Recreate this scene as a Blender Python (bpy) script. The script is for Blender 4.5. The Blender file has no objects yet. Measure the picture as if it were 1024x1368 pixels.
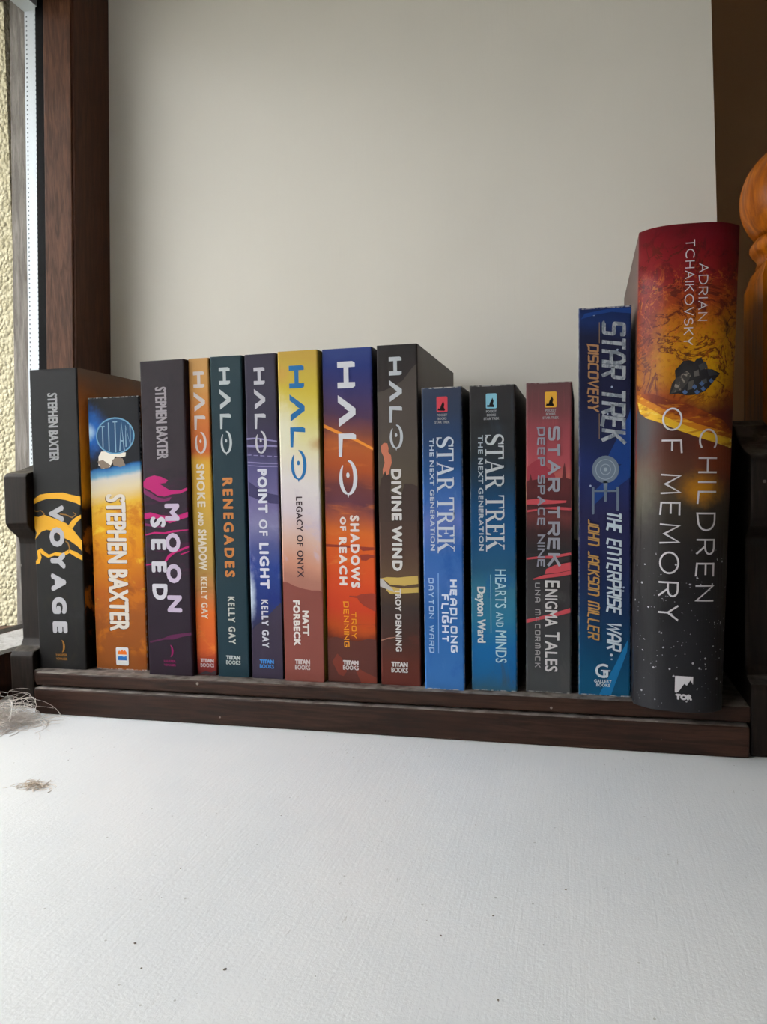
import bpy, bmesh, math, random
from mathutils import Matrix, Vector
from mathutils.geometry import delaunay_2d_cdt
random.seed(7)
SC = bpy.context.scene
COL = SC.collection
MM = 0.001

# ------------------------------------------------------------------ camera
cam_data = bpy.data.cameras.new('camera')
cam_data.sensor_fit = 'VERTICAL'
cam_data.sensor_height = 24.0
cam_data.lens = 1043.165 / 1368.0 * 24.0
cam_data.clip_start = 0.01
cam_data.clip_end = 60
camera = bpy.data.objects.new('camera', cam_data)
COL.objects.link(camera)
camera.matrix_world = Matrix(((0.9687139, 0.0091901, 0.2480099, 0.32733),
                              (0.2474197, 0.0424078, -0.9679799, -0.43898),
                              (-0.0194134, 0.9990581, 0.0388073, 0.11918),
                              (0, 0, 0, 1)))
SC.camera = camera

# ------------------------------------------------------------------ world: even overcast sky
SKY = 6.35
world = bpy.data.worlds.new('overcast_sky')
SC.world = world
world.use_nodes = True
bg = world.node_tree.nodes['Background']
bg.inputs[0].default_value = (0.96, 0.98, 1.0, 1)
# standard overcast sky: luminance rises from horizon to zenith as (1 + 2 sin(elevation)) / 3
wt = world.node_tree
tcw = wt.nodes.new('ShaderNodeTexCoord'); sxw = wt.nodes.new('ShaderNodeSeparateXYZ')
wt.links.new(tcw.outputs['Generated'], sxw.inputs[0])
mx0 = wt.nodes.new('ShaderNodeMath'); mx0.operation = 'MAXIMUM'; mx0.inputs[1].default_value = 0.0
wt.links.new(sxw.outputs[2], mx0.inputs[0])
mad = wt.nodes.new('ShaderNodeMath'); mad.operation = 'MULTIPLY_ADD'
mad.inputs[1].default_value = 2.0 * SKY / 3; mad.inputs[2].default_value = SKY / 3
wt.links.new(mx0.outputs[0], mad.inputs[0]); wt.links.new(mad.outputs[0], bg.inputs[1])
vs = SC.view_settings
vs.view_transform = 'Standard'
vs.look = 'None'
vs.gamma = 1.0
vs.exposure = 1.0
vs.use_curve_mapping = False

# ------------------------------------------------------------------ helpers
def lin(c):
    c = c / 255.0
    return c / 12.92 if c <= 0.04045 else ((c + 0.055) / 1.055) ** 2.4
def rgb(c, g=1.0):
    return tuple(min(lin(x) * g, 0.92) for x in c) + (1.0,)

class NT:
    """small wrapper to write node trees"""
    def __init__(self, name, rough=0.5, spec=0.5, coat=0.0):
        self.m = bpy.data.materials.new(name)
        self.m.use_nodes = True
        self.t = self.m.node_tree
        self.b = self.t.nodes['Principled BSDF']
        self.b.inputs['Roughness'].default_value = rough
        self.b.inputs['Specular IOR Level'].default_value = spec
        self.b.inputs['Coat Weight'].default_value = coat
        self.b.inputs['Coat Roughness'].default_value = 0.15
    def n(self, typ, **kw):
        x = self.t.nodes.new(typ)
        for k, v in kw.items(): setattr(x, k, v)
        return x
    def link(self, a, b): self.t.links.new(a, b)
    def setin(self, sock, v):
        if hasattr(v, 'is_linked'): self.link(v, sock)
        else: sock.default_value = v
    def math(self, op, a, b=0.0, clamp=False):
        x = self.n('ShaderNodeMath', operation=op, use_clamp=clamp)
        self.setin(x.inputs[0], a); self.setin(x.inputs[1], b)
        return x.outputs[0]
    def mm(self):
        """object coordinates in millimetres"""
        tc = self.n('ShaderNodeTexCoord')
        v = self.n('ShaderNodeVectorMath', operation='SCALE')
        self.link(tc.outputs['Object'], v.inputs[0]); v.inputs['Scale'].default_value = 1000
        return v.outputs[0]
    def scale(self, vec, s):
        x = self.n('ShaderNodeVectorMath', operation='MULTIPLY')
        self.link(vec, x.inputs[0]); x.inputs[1].default_value = s
        return x.outputs[0]
    def noise(self, vec, scale, detail=4, rough=0.55, dist=0.0):
        x = self.n('ShaderNodeTexNoise')
        self.link(vec, x.inputs['Vector'])
        x.inputs['Scale'].default_value = scale; x.inputs['Detail'].default_value = detail
        x.inputs['Roughness'].default_value = rough; x.inputs['Distortion'].default_value = dist
        return x.outputs['Fac']
    def ramp(self, fac, stops, interp='LINEAR'):
        x = self.n('ShaderNodeValToRGB')
        cr = x.color_ramp; cr.interpolation = interp
        stops = sorted(stops, key=lambda s: s[0])
        while len(cr.elements) < len(stops): cr.elements.new(0.5)
        for e, s in zip(cr.elements, stops):
            e.position = min(max(s[0], 0), 1); e.color = s[1] if len(s[1]) == 4 else tuple(s[1]) + (1,)
        self.link(fac, x.inputs[0])
        return x.outputs[0]
    def step(self, fac, lo, hi):
        x = self.n('ShaderNodeMapRange', interpolation_type='SMOOTHSTEP')
        self.link(fac, x.inputs[0]); x.inputs[1].default_value = lo; x.inputs[2].default_value = hi
        return x.outputs[0]
    def mix(self, fac, a, b):
        x = self.n('ShaderNodeMix', data_type='RGBA')
        self.setin(x.inputs[0], fac); self.setin(x.inputs[6], a); self.setin(x.inputs[7], b)
        return x.outputs[2]
    def bump(self, h, dist, strength=1.0):
        x = self.n('ShaderNodeBump')
        x.inputs['Strength'].default_value = strength; x.inputs['Distance'].default_value = dist
        self.link(h, x.inputs['Height']); self.link(x.outputs[0], self.b.inputs['Normal'])
    def color(self, c): self.setin(self.b.inputs['Base Color'], c)

def flat(name, c, rough=0.5, g=1.0, metal=0.0, spec=0.5):
    t = NT(name, rough, spec); t.color(rgb(c, g)); t.b.inputs['Metallic'].default_value = metal
    return t.m

def link_obj(name, mesh, parent=None, mats=()):
    o = bpy.data.objects.new(name, mesh)
    COL.objects.link(o)
    for m in mats: mesh.materials.append(m)
    if parent is not None: o.parent = parent
    return o
def empty(name, loc=(0, 0, 0), rot=(0, 0, 0)):
    o = bpy.data.objects.new(name, None)
    COL.objects.link(o); o.location = loc; o.rotation_euler = rot; o.empty_display_size = 0.02
    return o
def tag(o, label=None, cat=None, group=None, kind=None):
    if label: o['label'] = label
    if cat: o['category'] = cat
    if group: o['group'] = group
    if kind: o['kind'] = kind
    return o
def from_bm(name, bm, parent=None, mats=(), smooth=False):
    me = bpy.data.meshes.new(name)
    bmesh.ops.recalc_face_normals(bm, faces=bm.faces)
    bm.to_mesh(me); bm.free()
    if smooth:
        for p in me.polygons: p.use_smooth = True
    return link_obj(name, me, parent, mats)
def box_bm(x0, x1, y0, y1, z0, z1, bevel=0.0, seg=2, bm=None):
    """box given in millimetres"""
    own = bm is None
    bm2 = bmesh.new()
    bmesh.ops.create_cube(bm2, size=1)
    for v in bm2.verts:
        v.co = Vector(((x0 + x1) / 2 + v.co.x * (x1 - x0), (y0 + y1) / 2 + v.co.y * (y1 - y0), (z0 + z1) / 2 + v.co.z * (z1 - z0))) * MM
    if bevel: bmesh.ops.bevel(bm2, geom=bm2.edges[:], offset=bevel * MM, segments=seg, affect='EDGES', profile=0.6)
    return bm2
def box(name, x0, x1, y0, y1, z0, z1, mat, parent=None, bevel=0.0, seg=2):
    return from_bm(name, box_bm(x0, x1, y0, y1, z0, z1, bevel, seg), parent, [mat])
def prism(name, pts, axis, a0, a1, mat, parent=None, bevel=0.0):
    """extrude a 2-D outline (mm) along an axis; axis 'x': pts are (y,z); 'y': (x,z); 'z': (x,y)"""
    bm = bmesh.new()
    def P(p, a):
        return Vector({'x': (a, p[0], p[1]), 'y': (p[0], a, p[1]), 'z': (p[0], p[1], a)}[axis]) * MM
    A = [bm.verts.new(P(p, a0)) for p in pts]; B = [bm.verts.new(P(p, a1)) for p in pts]
    n = len(pts)
    bm.faces.new(A); bm.faces.new(B[::-1])
    for i in range(n): bm.faces.new((A[i], B[i], B[(i + 1) % n], A[(i + 1) % n]))
    bmesh.ops.recalc_face_normals(bm, faces=bm.faces)
    if bevel: bmesh.ops.bevel(bm, geom=[e for e in bm.edges if e.calc_face_angle(0) > 0.5], offset=bevel * MM, segments=2, affect='EDGES', profile=0.6)
    return from_bm(name, bm, parent, [mat])

# ------------------------------------------------------------------ materials of the place
def wall_paint(name, c, bump=0.14, streak=(0.45, 0.45, 0.02)):
    t = NT(name, 0.55, 0.35)
    v = t.mm()
    n1 = t.noise(t.scale(v, streak), 1.0, 5, 0.6)
    n2 = t.noise(v, 0.004, 3)
    col = t.mix(t.step(n2, 0.35, 0.7), rgb(c), rgb(tuple(x * 0.96 for x in c)))
    t.color(col)
    t.bump(n1, bump * MM, 0.8)
    return t.m
M_wall = wall_paint('cream_wall_paint', (223, 219, 211))
M_room = wall_paint('room_wall_paint', (238, 226, 204))
M_ceiling = flat('ceiling_paint', (225, 220, 210), 0.8)
M_carpet = flat('brown_carpet', (150, 128, 104), 0.95)
def brown_wall():
    t = NT('brown_room_wall', 0.7, 0.2)
    n = t.noise(t.mm(), 0.004, 3)
    t.color(t.mix(n, rgb((206, 162, 124)), rgb((194, 164, 138))))
    return t.m
M_brown = brown_wall()
def sill_paint():
    t = NT('white_sill_gloss', 0.38, 0.45)
    v = t.mm()
    brush = t.noise(t.scale(v, (0.55, 0.035, 0.5)), 1.0, 6, 0.65, 0.4)
    fine = t.noise(v, 0.9, 4, 0.6)
    big = t.noise(v, 0.012, 3)
    h = t.math('ADD', t.math('MULTIPLY', brush, 0.6), t.math('MULTIPLY', fine, 0.55))
    col = t.mix(t.step(big, 0.35, 0.7), rgb((229, 231, 234)), rgb((224, 227, 231)))
    # hairline scratches and worn spots in the paint
    sc = t.noise(t.scale(v, (0.5, 0.05, 0.5)), 1.3, 3, 0.5, 1.5)
    scr = t.math('MULTIPLY', t.step(sc, 0.69, 0.72), t.step(t.noise(v, 0.02, 2), 0.5, 0.62))
    col = t.mix(t.math('MULTIPLY', scr, 0.45), col, rgb((165, 163, 158)))
    vo = t.n('ShaderNodeTexVoronoi'); t.link(v, vo.inputs['Vector']); vo.inputs['Scale'].default_value = 0.13
    sp = t.math('MULTIPLY', t.math('LESS_THAN', vo.outputs['Distance'], 0.055), t.math('GREATER_THAN', t.noise(v, 0.03, 2), 0.5))
    col = t.mix(t.math('MULTIPLY', sp, 0.5), col, rgb((140, 138, 132)))
    t.color(col)
    t.bump(h, 0.35 * MM, 0.55)
    return t.m
M_sill = sill_paint()
def wood(name, dark, light, grain, rough=0.45, spec=0.4, dust=None, scale=1.0, coat=0.0, contrast=(0.35, 0.7)):
    t = NT(name, rough, spec, coat)
    v = t.mm()
    g = t.noise(t.scale(v, tuple(x * scale for x in grain)), 1.0, 6, 0.62, 0.6)
    col = t.mix(t.step(g, *contrast), rgb(dark), rgb(light))
    blotch = t.noise(v, 0.03, 3)
    col = t.mix(t.math('MULTIPLY', t.step(blotch, 0.45, 0.75), 0.45), col, rgb(dark))
    if dust:
        vo = t.n('ShaderNodeTexVoronoi'); t.link(v, vo.inputs['Vector']); vo.inputs['Scale'].default_value = 0.11
        sp = t.math('MULTIPLY', t.math('LESS_THAN', vo.outputs['Distance'], 0.10), t.math('GREATER_THAN', t.noise(v, 0.05, 2), 0.52))
        col = t.mix(t.math('MULTIPLY', sp, 0.55), col, rgb(dust))
        # dust lies on faces that look up
        ge = t.n('ShaderNodeNewGeometry'); sx = t.n('ShaderNodeSeparateXYZ'); t.link(ge.outputs['Normal'], sx.inputs[0])
        up = t.math('MULTIPLY', t.step(sx.outputs[2], 0.55, 0.95), t.step(t.noise(v, 0.12, 4), 0.25, 0.65))
        col = t.mix(t.math('MULTIPLY', up, 0.55), col, rgb(dust))
    t.color(col)
    t.bump(g, 0.12 * MM, 0.6)
    return t.m
M_trough = wood('dark_stained_oak', (34, 21, 16), (64, 41, 31), (0.03, 0.4, 0.4), 0.45, 0.2, (172, 165, 158))
M_panel = wood('dark_stained_oak_upright', (24, 19, 16), (42, 33, 28), (0.4, 0.4, 0.03), 0.5, 0.15, (118, 112, 106))
M_frame = wood('brown_window_timber', (66, 41, 28), (98, 64, 46), (0.35, 0.35, 0.035), 0.5, 0.15, scale=1.3)
M_frame_in = wood('shaded_window_timber', (64, 38, 26), (82, 50, 35), (0.3, 0.3, 0.03), 0.5, 0.2)  # same window timber; shade on the room-facing sides painted in as darker brown
M_ledge = wood('dusty_window_ledge', (168, 162, 156), (222, 220, 217), (0.2, 0.2, 0.2), 0.7, 0.2, contrast=(0.2, 0.6))
M_pine = wood('orange_lacquered_pine', (126, 60, 2), (186, 104, 8), (0.16, 0.16, 0.018), 0.35, 0.15, coat=0.04)
M_gasket = flat('black_gasket', (7, 7, 8), 0.6, spec=0.08)
M_outer = wood('weathered_grey_timber', (92, 86, 80), (132, 126, 120), (0.3, 0.3, 0.03), 0.7, 0.2)
def spacer():
    t = NT('perforated_spacer', 0.4, 0.5)
    v = t.mm()
    t.color(rgb((188, 194, 200)))
    t.b.inputs['Metallic'].default_value = 0.15
    return t.m
M_spacer = spacer()
def pebbledash():
    t = NT('cream_pebbledash', 0.9, 0.2)
    v = t.mm()
    vo = t.n('ShaderNodeTexVoronoi'); t.link(v, vo.inputs['Vector']); vo.inputs['Scale'].default_value = 0.3
    n = t.noise(v, 0.3, 4)
    t.color(t.mix(t.step(t.noise(v, 0.12, 3), 0.3, 0.7), rgb((184, 175, 145)), rgb((202, 194, 166))))
    t.bump(t.math('SUBTRACT', n, t.math('MULTIPLY', vo.outputs['Distance'], 1.2)), 2.5 * MM, 1.0)
    return t.m
M_pebble = pebbledash()
def glass():
    t = NT('window_glass', 0.0)
    out = t.t.nodes['Material Output']
    tr = t.n('ShaderNodeBsdfTransparent'); tr.inputs[0].default_value = (0.985, 0.985, 0.98, 1)
    gl = t.n('ShaderNodeBsdfGlossy'); gl.inputs['Roughness'].default_value = 0.0
    lw = t.n('ShaderNodeLayerWeight'); lw.inputs[0].default_value = 0.5
    fr = t.math('ADD', 0.03, t.math('MULTIPLY', t.math('POWER', lw.outputs['Facing'], 5.0), 0.9))
    mx = t.n('ShaderNodeMixShader'); t.link(fr, mx.inputs[0]); t.link(tr.outputs[0], mx.inputs[1]); t.link(gl.outputs[0], mx.inputs[2])
    t.link(mx.outputs[0], out.inputs[0])
    return t.m
M_glass = glass()

# ------------------------------------------------------------------ the room (millimetres; books stand on z = 0, spines look towards -y)
SILL = -26.0
def structure(o): return tag(o, kind='structure')
YW = 152.0
# the reveal behind the books; its room-side corner is a little out of plumb
structure(prism('wall_back', [(-320, -900), (445, -900), (424.9, SILL), (418.8, 299), (415.4, 455), (411, 660), (400, 1500), (-320, 1500)], 'y', YW, YW + 900, M_wall))
structure(box('trim_1', -66, 429, -1700, YW, SILL - 34, SILL, M_sill, bevel=4, seg=3)).name = 'window_sill'
structure(box('wall_below_window', -320, 419, -1700, YW, -900, SILL - 34, M_wall))
structure(box('wall_front', -320, 419, -2600, -1700, -900, 1500, M_wall))
structure(box('lintel', -320, 419, -1700, YW, 600, 1500, M_wall))
structure(box('floor', 419, 1900, -2600, 1400, -930, -900, M_carpet))
structure(box('ceiling', -320, 1900, -2600, 1400, 1500, 1530, M_ceiling))
structure(box('wall_right', 1900, 1930, -2600, 1400, -930, 1530, M_room))
structure(box('wall_far', 380, 1930, 1052, 1100, -930, 1530, M_brown))
structure(box('wall_near', -320, 1930, -2640, -2600, -930, 1530, M_room))
structure(box('wall_exterior', -700, -120, 110, 1052, -900, 1500, M_pebble))
structure(box('ground', -9000, -720, -9000, 9000, -1500, -1480, flat('grey_garden_ground', (120, 118, 104), 0.9)))

# ------------------------------------------------------------------ window (slightly out of plumb, k)
KW = 0.0295
win = empty('window_1', (-67 * MM, 105 * MM, SILL * MM)); structure(win)
tag(win, 'brown timber window with double glazing beside the shelf')
def W(o):
    """shear a window piece and parent it to the window"""
    for v in o.data.vertices: v.co.x += KW * v.co.z
    for v in o.data.vertices: v.co -= Vector(win.location)
    o.parent = win
    return o
YE = -1690
W(box('jamb', -94, -67.1, 105, YW, SILL - 30, 600, M_frame_in, bevel=1.2))
W(box('sash_stile', -93.6, -69, 103.6, 106.5, 12, 508, M_frame, bevel=0.8))
W(box('gasket', -101, -93, 104.2, 118, 8, 505, M_gasket))
W(box('outer_jamb', -128, -113.5, 108, YW, SILL - 30, 600, M_outer, bevel=1))
W(box('head', -140, -67.1, YE, 106, 507, 602, M_frame_in, bevel=1.2))
sp = W(box('spacer_bar', -113.3, -99.2, 107, 116, 10, 498, M_spacer, bevel=0.4))
W(box('spacer_bar', -113.3, -99.2, YE, 107, 497, 504, M_spacer))
W(box('spacer_bar', -113.3, -99.2, YE, 107, 3, 10, M_gasket))
# perforations of the spacer bar
bmh = bmesh.new()
zz = 14.0
while zz < 494:
    for xx in (-111.2, -103.0):
        q = [(xx - 0.6, zz - 0.65), (xx + 0.6, zz - 0.65), (xx + 0.6, zz + 0.65), (xx - 0.6, zz + 0.65)]
        bmh.faces.new([bmh.verts.new(Vector((a, 106.93, b)) * MM) for a, b in q])
    zz += 3.6
tag(W(from_bm('perforations', bmh, None, [flat('perforation_grey', (84, 90, 96), 0.6)])), kind='stuff')
W(box('glass_pane', -99.2, -97, YE, 112, 6, 506, M_glass))
W(box('glass_pane', -115.5, -113.3, YE, 112, 6, 506, M_glass))
W(prism('bottom_rail', [(-67.1, SILL - 30), (-67.1, 2), (-70, 5.2), (-95, 10.5), (-140, 6), (-140, SILL - 30)], 'y', YE, 104, M_frame_in, bevel=0.8))
W(prism('ledge_dust', [(-68.2, 3.4), (-70.2, 5.6), (-95, 10.9), (-95, 10.4), (-70, 5.1), (-68.4, 3.2)], 'y', YE, 103, M_ledge))
W(prism('outer_sill', [(-140, 6), (-140, -30), (-330, -60), (-330, -25)], 'y', YE, 112, M_outer))
for yy in (-830,):
    W(box('mullion', -140, -67.1, yy - 35, yy + 35, SILL - 30, 600, M_frame_in, bevel=1.2))
W(box('jamb', -140, -67.1, YE - 10, YE + 45, SILL - 30, 600, M_frame_in, bevel=1.2))

# ------------------------------------------------------------------ book trough
trough = empty('book_trough', (190 * MM, 70 * MM, SILL * MM))
tag(trough, 'dark stained wooden book trough with cut-out ends on the white sill', 'book trough')
def TR(o):
    for v in o.data.vertices: v.co -= Vector(trough.location)
    o.parent = trough
    return o
def end_panel(x0, x1, yf, rec):
    f, r = yf, yf + rec
    pts = [(f + 1.0, SILL), (f, SILL + 1.5), (f, 9.0), (f + 1.5, 11.5), (f + rec * 0.8, 13.5), (r, 18), (r, 82), (r - 1, 86), (f + 2.2, 93), (f, 96.5), (f, 127), (f + 2.2, 129.4),
           (f + 16, 132), (f + 28, 135.5), (f + 38, 140.5), (f + 46, 146.5), (f + 56, 150), (f + 75, 151), (146, 151), (146, SILL)]
    return TR(prism('end_panel', pts, 'x', x0, x1, M_panel, bevel=0.9))
end_panel(-41.6, -24.4, -3.0, 12.5)
end_panel(409.6, 427.0, -9.0, 15.5)
TR(prism('base_plank', [(-24.4, -2.2), (-18, -2.2), (-18, -8.6), (409.4, -8.6), (409.4, 142), (-24.4, 142)], 'z', -8.4, -0.05, M_trough, bevel=1.0))
TR(box('front_rail', -17.0, 408.4, -12.0, 2.0, SILL + 0.05, -9.4, M_trough, bevel=1.1))
TR(box('back_rail', -24.4, 409.6, 138, 146, 20, 75, M_trough, bevel=1.0))
TR(box('rear_foot', -24.4, 409.6, 120, 140, SILL + 0.05, -8.4, M_trough, bevel=1.0))

# ------------------------------------------------------------------ bed post
post = empty('bed_post', (464 * MM, 120 * MM, -0.9))
tag(post, 'orange lacquered pine bed post with a round turned finial', 'bed post')
def lathe(name, prof, mat, parent, cx, cy, seg=48):
    bm = bmesh.new()
    rings = []
    for r, z in prof:
        rings.append([bm.verts.new(Vector((cx + r * math.cos(2 * math.pi * i / seg), cy + r * math.sin(2 * math.pi * i / seg), z)) * MM) for i in range(seg)])
    for a, b in zip(rings, rings[1:]):
        for i in range(seg): bm.faces.new((a[i], a[(i + 1) % seg], b[(i + 1) % seg], b[i]))
    bm.faces.new(rings[0][::-1]); bm.faces.new(rings[-1])
    o = from_bm(name, bm, None, [mat], smooth=True)
    for v in o.data.vertices: v.co -= Vector(parent.location)
    o.parent = parent
    return o
PX, PY = 465.0, 120.0
ball = []
for i in range(25):
    a = -math.radians(42) + (math.radians(89) + math.radians(42)) * i / 24
    ball.append((37.0 * math.cos(a), 296 + 36.3 * math.sin(a)))
lathe('finial_ball', ball, M_pine, post, PX, PY)
lathe('turned_collar', [(27.5, 253), (26.6, 256), (27.2, 259), (29.4, 261.2), (31.0, 264.2), (30.9, 266.8), (29.2, 269.3), (27.6, 271.2), (27.2, 272.6)], M_pine, post, PX, PY)
bm = box_bm(PX - 30.5, PX + 30.5, PY - 30.5, PY + 30.5, -900, 254, 0)
bmesh.ops.bisect_plane(bm, geom=bm.verts[:] + bm.edges[:] + bm.faces[:], plane_co=(0, 0, 0.243), plane_no=(0, 0, 1))
for v in bm.verts:
    if v.co.z > 0.2535:
        v.co.x = PX * MM + (v.co.x - PX * MM) * 0.84; v.co.y = PY * MM + (v.co.y - PY * MM) * 0.84
bmesh.ops.bevel(bm, geom=[e for e in bm.edges if e.calc_face_angle(0) > 0.3], offset=1.6 * MM, segments=3, affect='EDGES', profile=0.6)
o = from_bm('square_shaft', bm, None, [M_pine])
for v in o.data.vertices: v.co -= Vector(post.location)
o.parent = post

# ------------------------------------------------------------------ lettering
def arc(cx, cy, rx, ry, a0, a1, n=2.0, k=14):
    out = []
    for i in range(k + 1):
        a = math.radians(a0 + (a1 - a0) * i / k)
        c, s = math.cos(a), math.sin(a)
        out.append((cx + rx * math.copysign(abs(c) ** (2 / n), c), cy + ry * math.copysign(abs(s) ** (2 / n), s)))
    return out
def stroke_glyph(ch, n):
    """centre lines of a capital in a unit box: (list of polylines, width)"""
    sq = n > 3
    w = 0.66
    if ch == 'A':
        if n > 8: return [[(0, 0), (0, .62), (.1, .86), (.3 * w, 1), (w * .7, 1), (w * .9, .86), (w, .62), (w, 0)], [(0, .38), (w, .38)]], w
        return [[(0, 0), (.38, 1), (.76, 0)], [(.13, .34), (.63, .34)]], .76
    if ch == 'B': return [[(0, 0), (0, 1), (w * .5, 1)] + arc(w * .5, .76, w * .45, .24, 90, -90, n)[1:] + [(0, .52)], [(w * .5, .52)] + arc(w * .5, .26, w * .5, .26, 90, -90, n)[1:] + [(0, 0)]], w
    if ch == 'C':
        if sq: return [arc(w / 2, .5, w / 2, .5, 40, 320, n, 22)], w
        return [arc(.5, .5, .5, .5, 48, 312, 2, 26)], .86
    if ch == 'D':
        ww = w if sq else .78
        return [[(0, 0), (0, 1), (ww * .4, 1)] + arc(ww * .4, .5, ww * .6, .5, 90, -90, n, 18)[1:] + [(0, 0)]], ww
    if ch == 'E': return [[(w * .9, 1), (0, 1), (0, 0), (w * .9, 0)], [(0, .52), (w * .8, .52)]], w * .9
    if ch == 'F': return [[(w * .9, 1), (0, 1), (0, 0)], [(0, .52), (w * .75, .52)]], w * .85
    if ch == 'G': return [arc(w / 2, .5, w / 2, .5, 40, 300, n, 22) + [(w, .2), (w, .45), (w * .55, .45)]], w
    if ch == 'H': return [[(0, 0), (0, 1)], [(w, 0), (w, 1)], [(0, .5), (w, .5)]], w
    if ch == 'I': return [[(0, 0), (0, 1)]], 0.0
    if ch == 'J': return [[(w * .8, 1), (w * .8, .25)] + arc(w * .4, .25, w * .4, .25, 0, -150, n, 8)[1:]], w * .8
    if ch == 'K': return [[(0, 0), (0, 1)], [(w, 1), (0.06, .48)], [(w * .25, .6), (w, 0)]], w
    if ch == 'L': return [[(0, 1), (0, 0), (w * .85, 0)]], w * .85
    if ch == 'M': return ([[(0, 0), (0, .8), (.08, 1), (.4, 1), (.4, 0)], [(.4, 1), (.72, 1), (.8, .8), (.8, 0)]] if n > 6 else [[(0, 0), (.06, 1), (.45, .2), (.84, 1), (.9, 0)]]), .8 if n > 6 else .9
    if ch == 'N': return [[(0, 0), (0, 1), (w * 1.05, 0), (w * 1.05, 1)]], w * 1.05
    if ch == 'n': return [[(0, 0), (0, 1), (w * .8, 1), (w, .8), (w, 0)]], w
    if ch == 'O':
        ww = w if sq else 1.0
        return [arc(ww / 2, .5, ww / 2, .5, 0, 360, n, 30)], ww
    if ch == 'P': return [[(0, 0), (0, 1), (w * .5, 1)] + arc(w * .5, .73, w * .5, .27, 90, -90, n)[1:] + [(0, .46)]], w
    if ch == 'R': return [[(0, 0), (0, 1), (w * .5, 1)] + arc(w * .5, .73, w * .5, .27, 90, -90, n)[1:] + [(0, .46)], [(w * .45, .46), (w, 0)]], w
    if ch == 'S':
        if sq: return [[(w, .82)] + arc(w / 2, .76, w / 2, .24, 20, 250, n, 14) + [(w / 2, .5)] + arc(w / 2, .25, w / 2, .25, 80, -160, n, 14)], w
        return [arc(w / 2, .75, w * .46, .25, 35, 255, 2, 14) + arc(w / 2, .25, w * .5, .25, 75, -145, 2, 14)], w
    if ch == 'T': return [[(0, 1), (w, 1)], [(w / 2, 1), (w / 2, 0)]], w
    if ch == 'U': return [[(0, 1), (0, .3)] + arc(w / 2, .3, w / 2, .3, 180, 360, n, 12)[1:] + [(w, 1)]], w
    if ch == 'V': return [[(0, 1), (.37, 0), (.74, 1)]], .74
    if ch == 'W': return [[(0, 1), (.24, 0), (.48, .85), (.72, 0), (.96, 1)]], .96
    if ch == 'X': return [[(0, 0), (w, 1)], [(0, 1), (w, 0)]], w
    if ch == 'Y': return [[(0, 1), (.35, .48), (.7, 1)], [(.35, .48), (.35, 0)]], .7
    return [], .35
def ribbon(pts, hw, out):
    """quads of a polyline of half width hw, mitred"""
    P = [Vector(p) for p in pts]
    Q = [P[0]]
    for p in P[1:]:
        if (p - Q[-1]).length > 1e-4: Q.append(p)
    P = Q
    if len(P) < 2: return
    closed = (P[0] - P[-1]).length < 1e-3 and len(P) > 3
    if closed: P = P[:-1]
    N = len(P); L = []; R = []
    for i in range(N):
        a = P[i - 1] if (i > 0 or closed) else None
        c = P[(i + 1) % N] if (i < N - 1 or closed) else None
        d1 = (P[i] - a).normalized() if a is not None else None
        d2 = (c - P[i]).normalized() if c is not None else None
        d1 = d1 if d1 is not None else d2; d2 = d2 if d2 is not None else d1
        n1 = Vector((-d1.y, d1.x)); n2 = Vector((-d2.y, d2.x))
        mth = n1 + n2
        if mth.length < 1e-4: mth = n1
        mth.normalize()
        s = hw / max(mth.dot(n1), 0.5)
        e = Vector((0, 0))
        L.append(P[i] + mth * s); R.append(P[i] - mth * s)
    rng = range(N if closed else N - 1)
    for i in rng:
        j = (i + 1) % N
        out.append([tuple(R[i]), tuple(R[j]), tuple(L[j]), tuple(L[i])])
def rect(x0, y0, x1, y1): return [(x0, y0), (x1, y0), (x1, y1), (x0, y1)]
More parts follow.
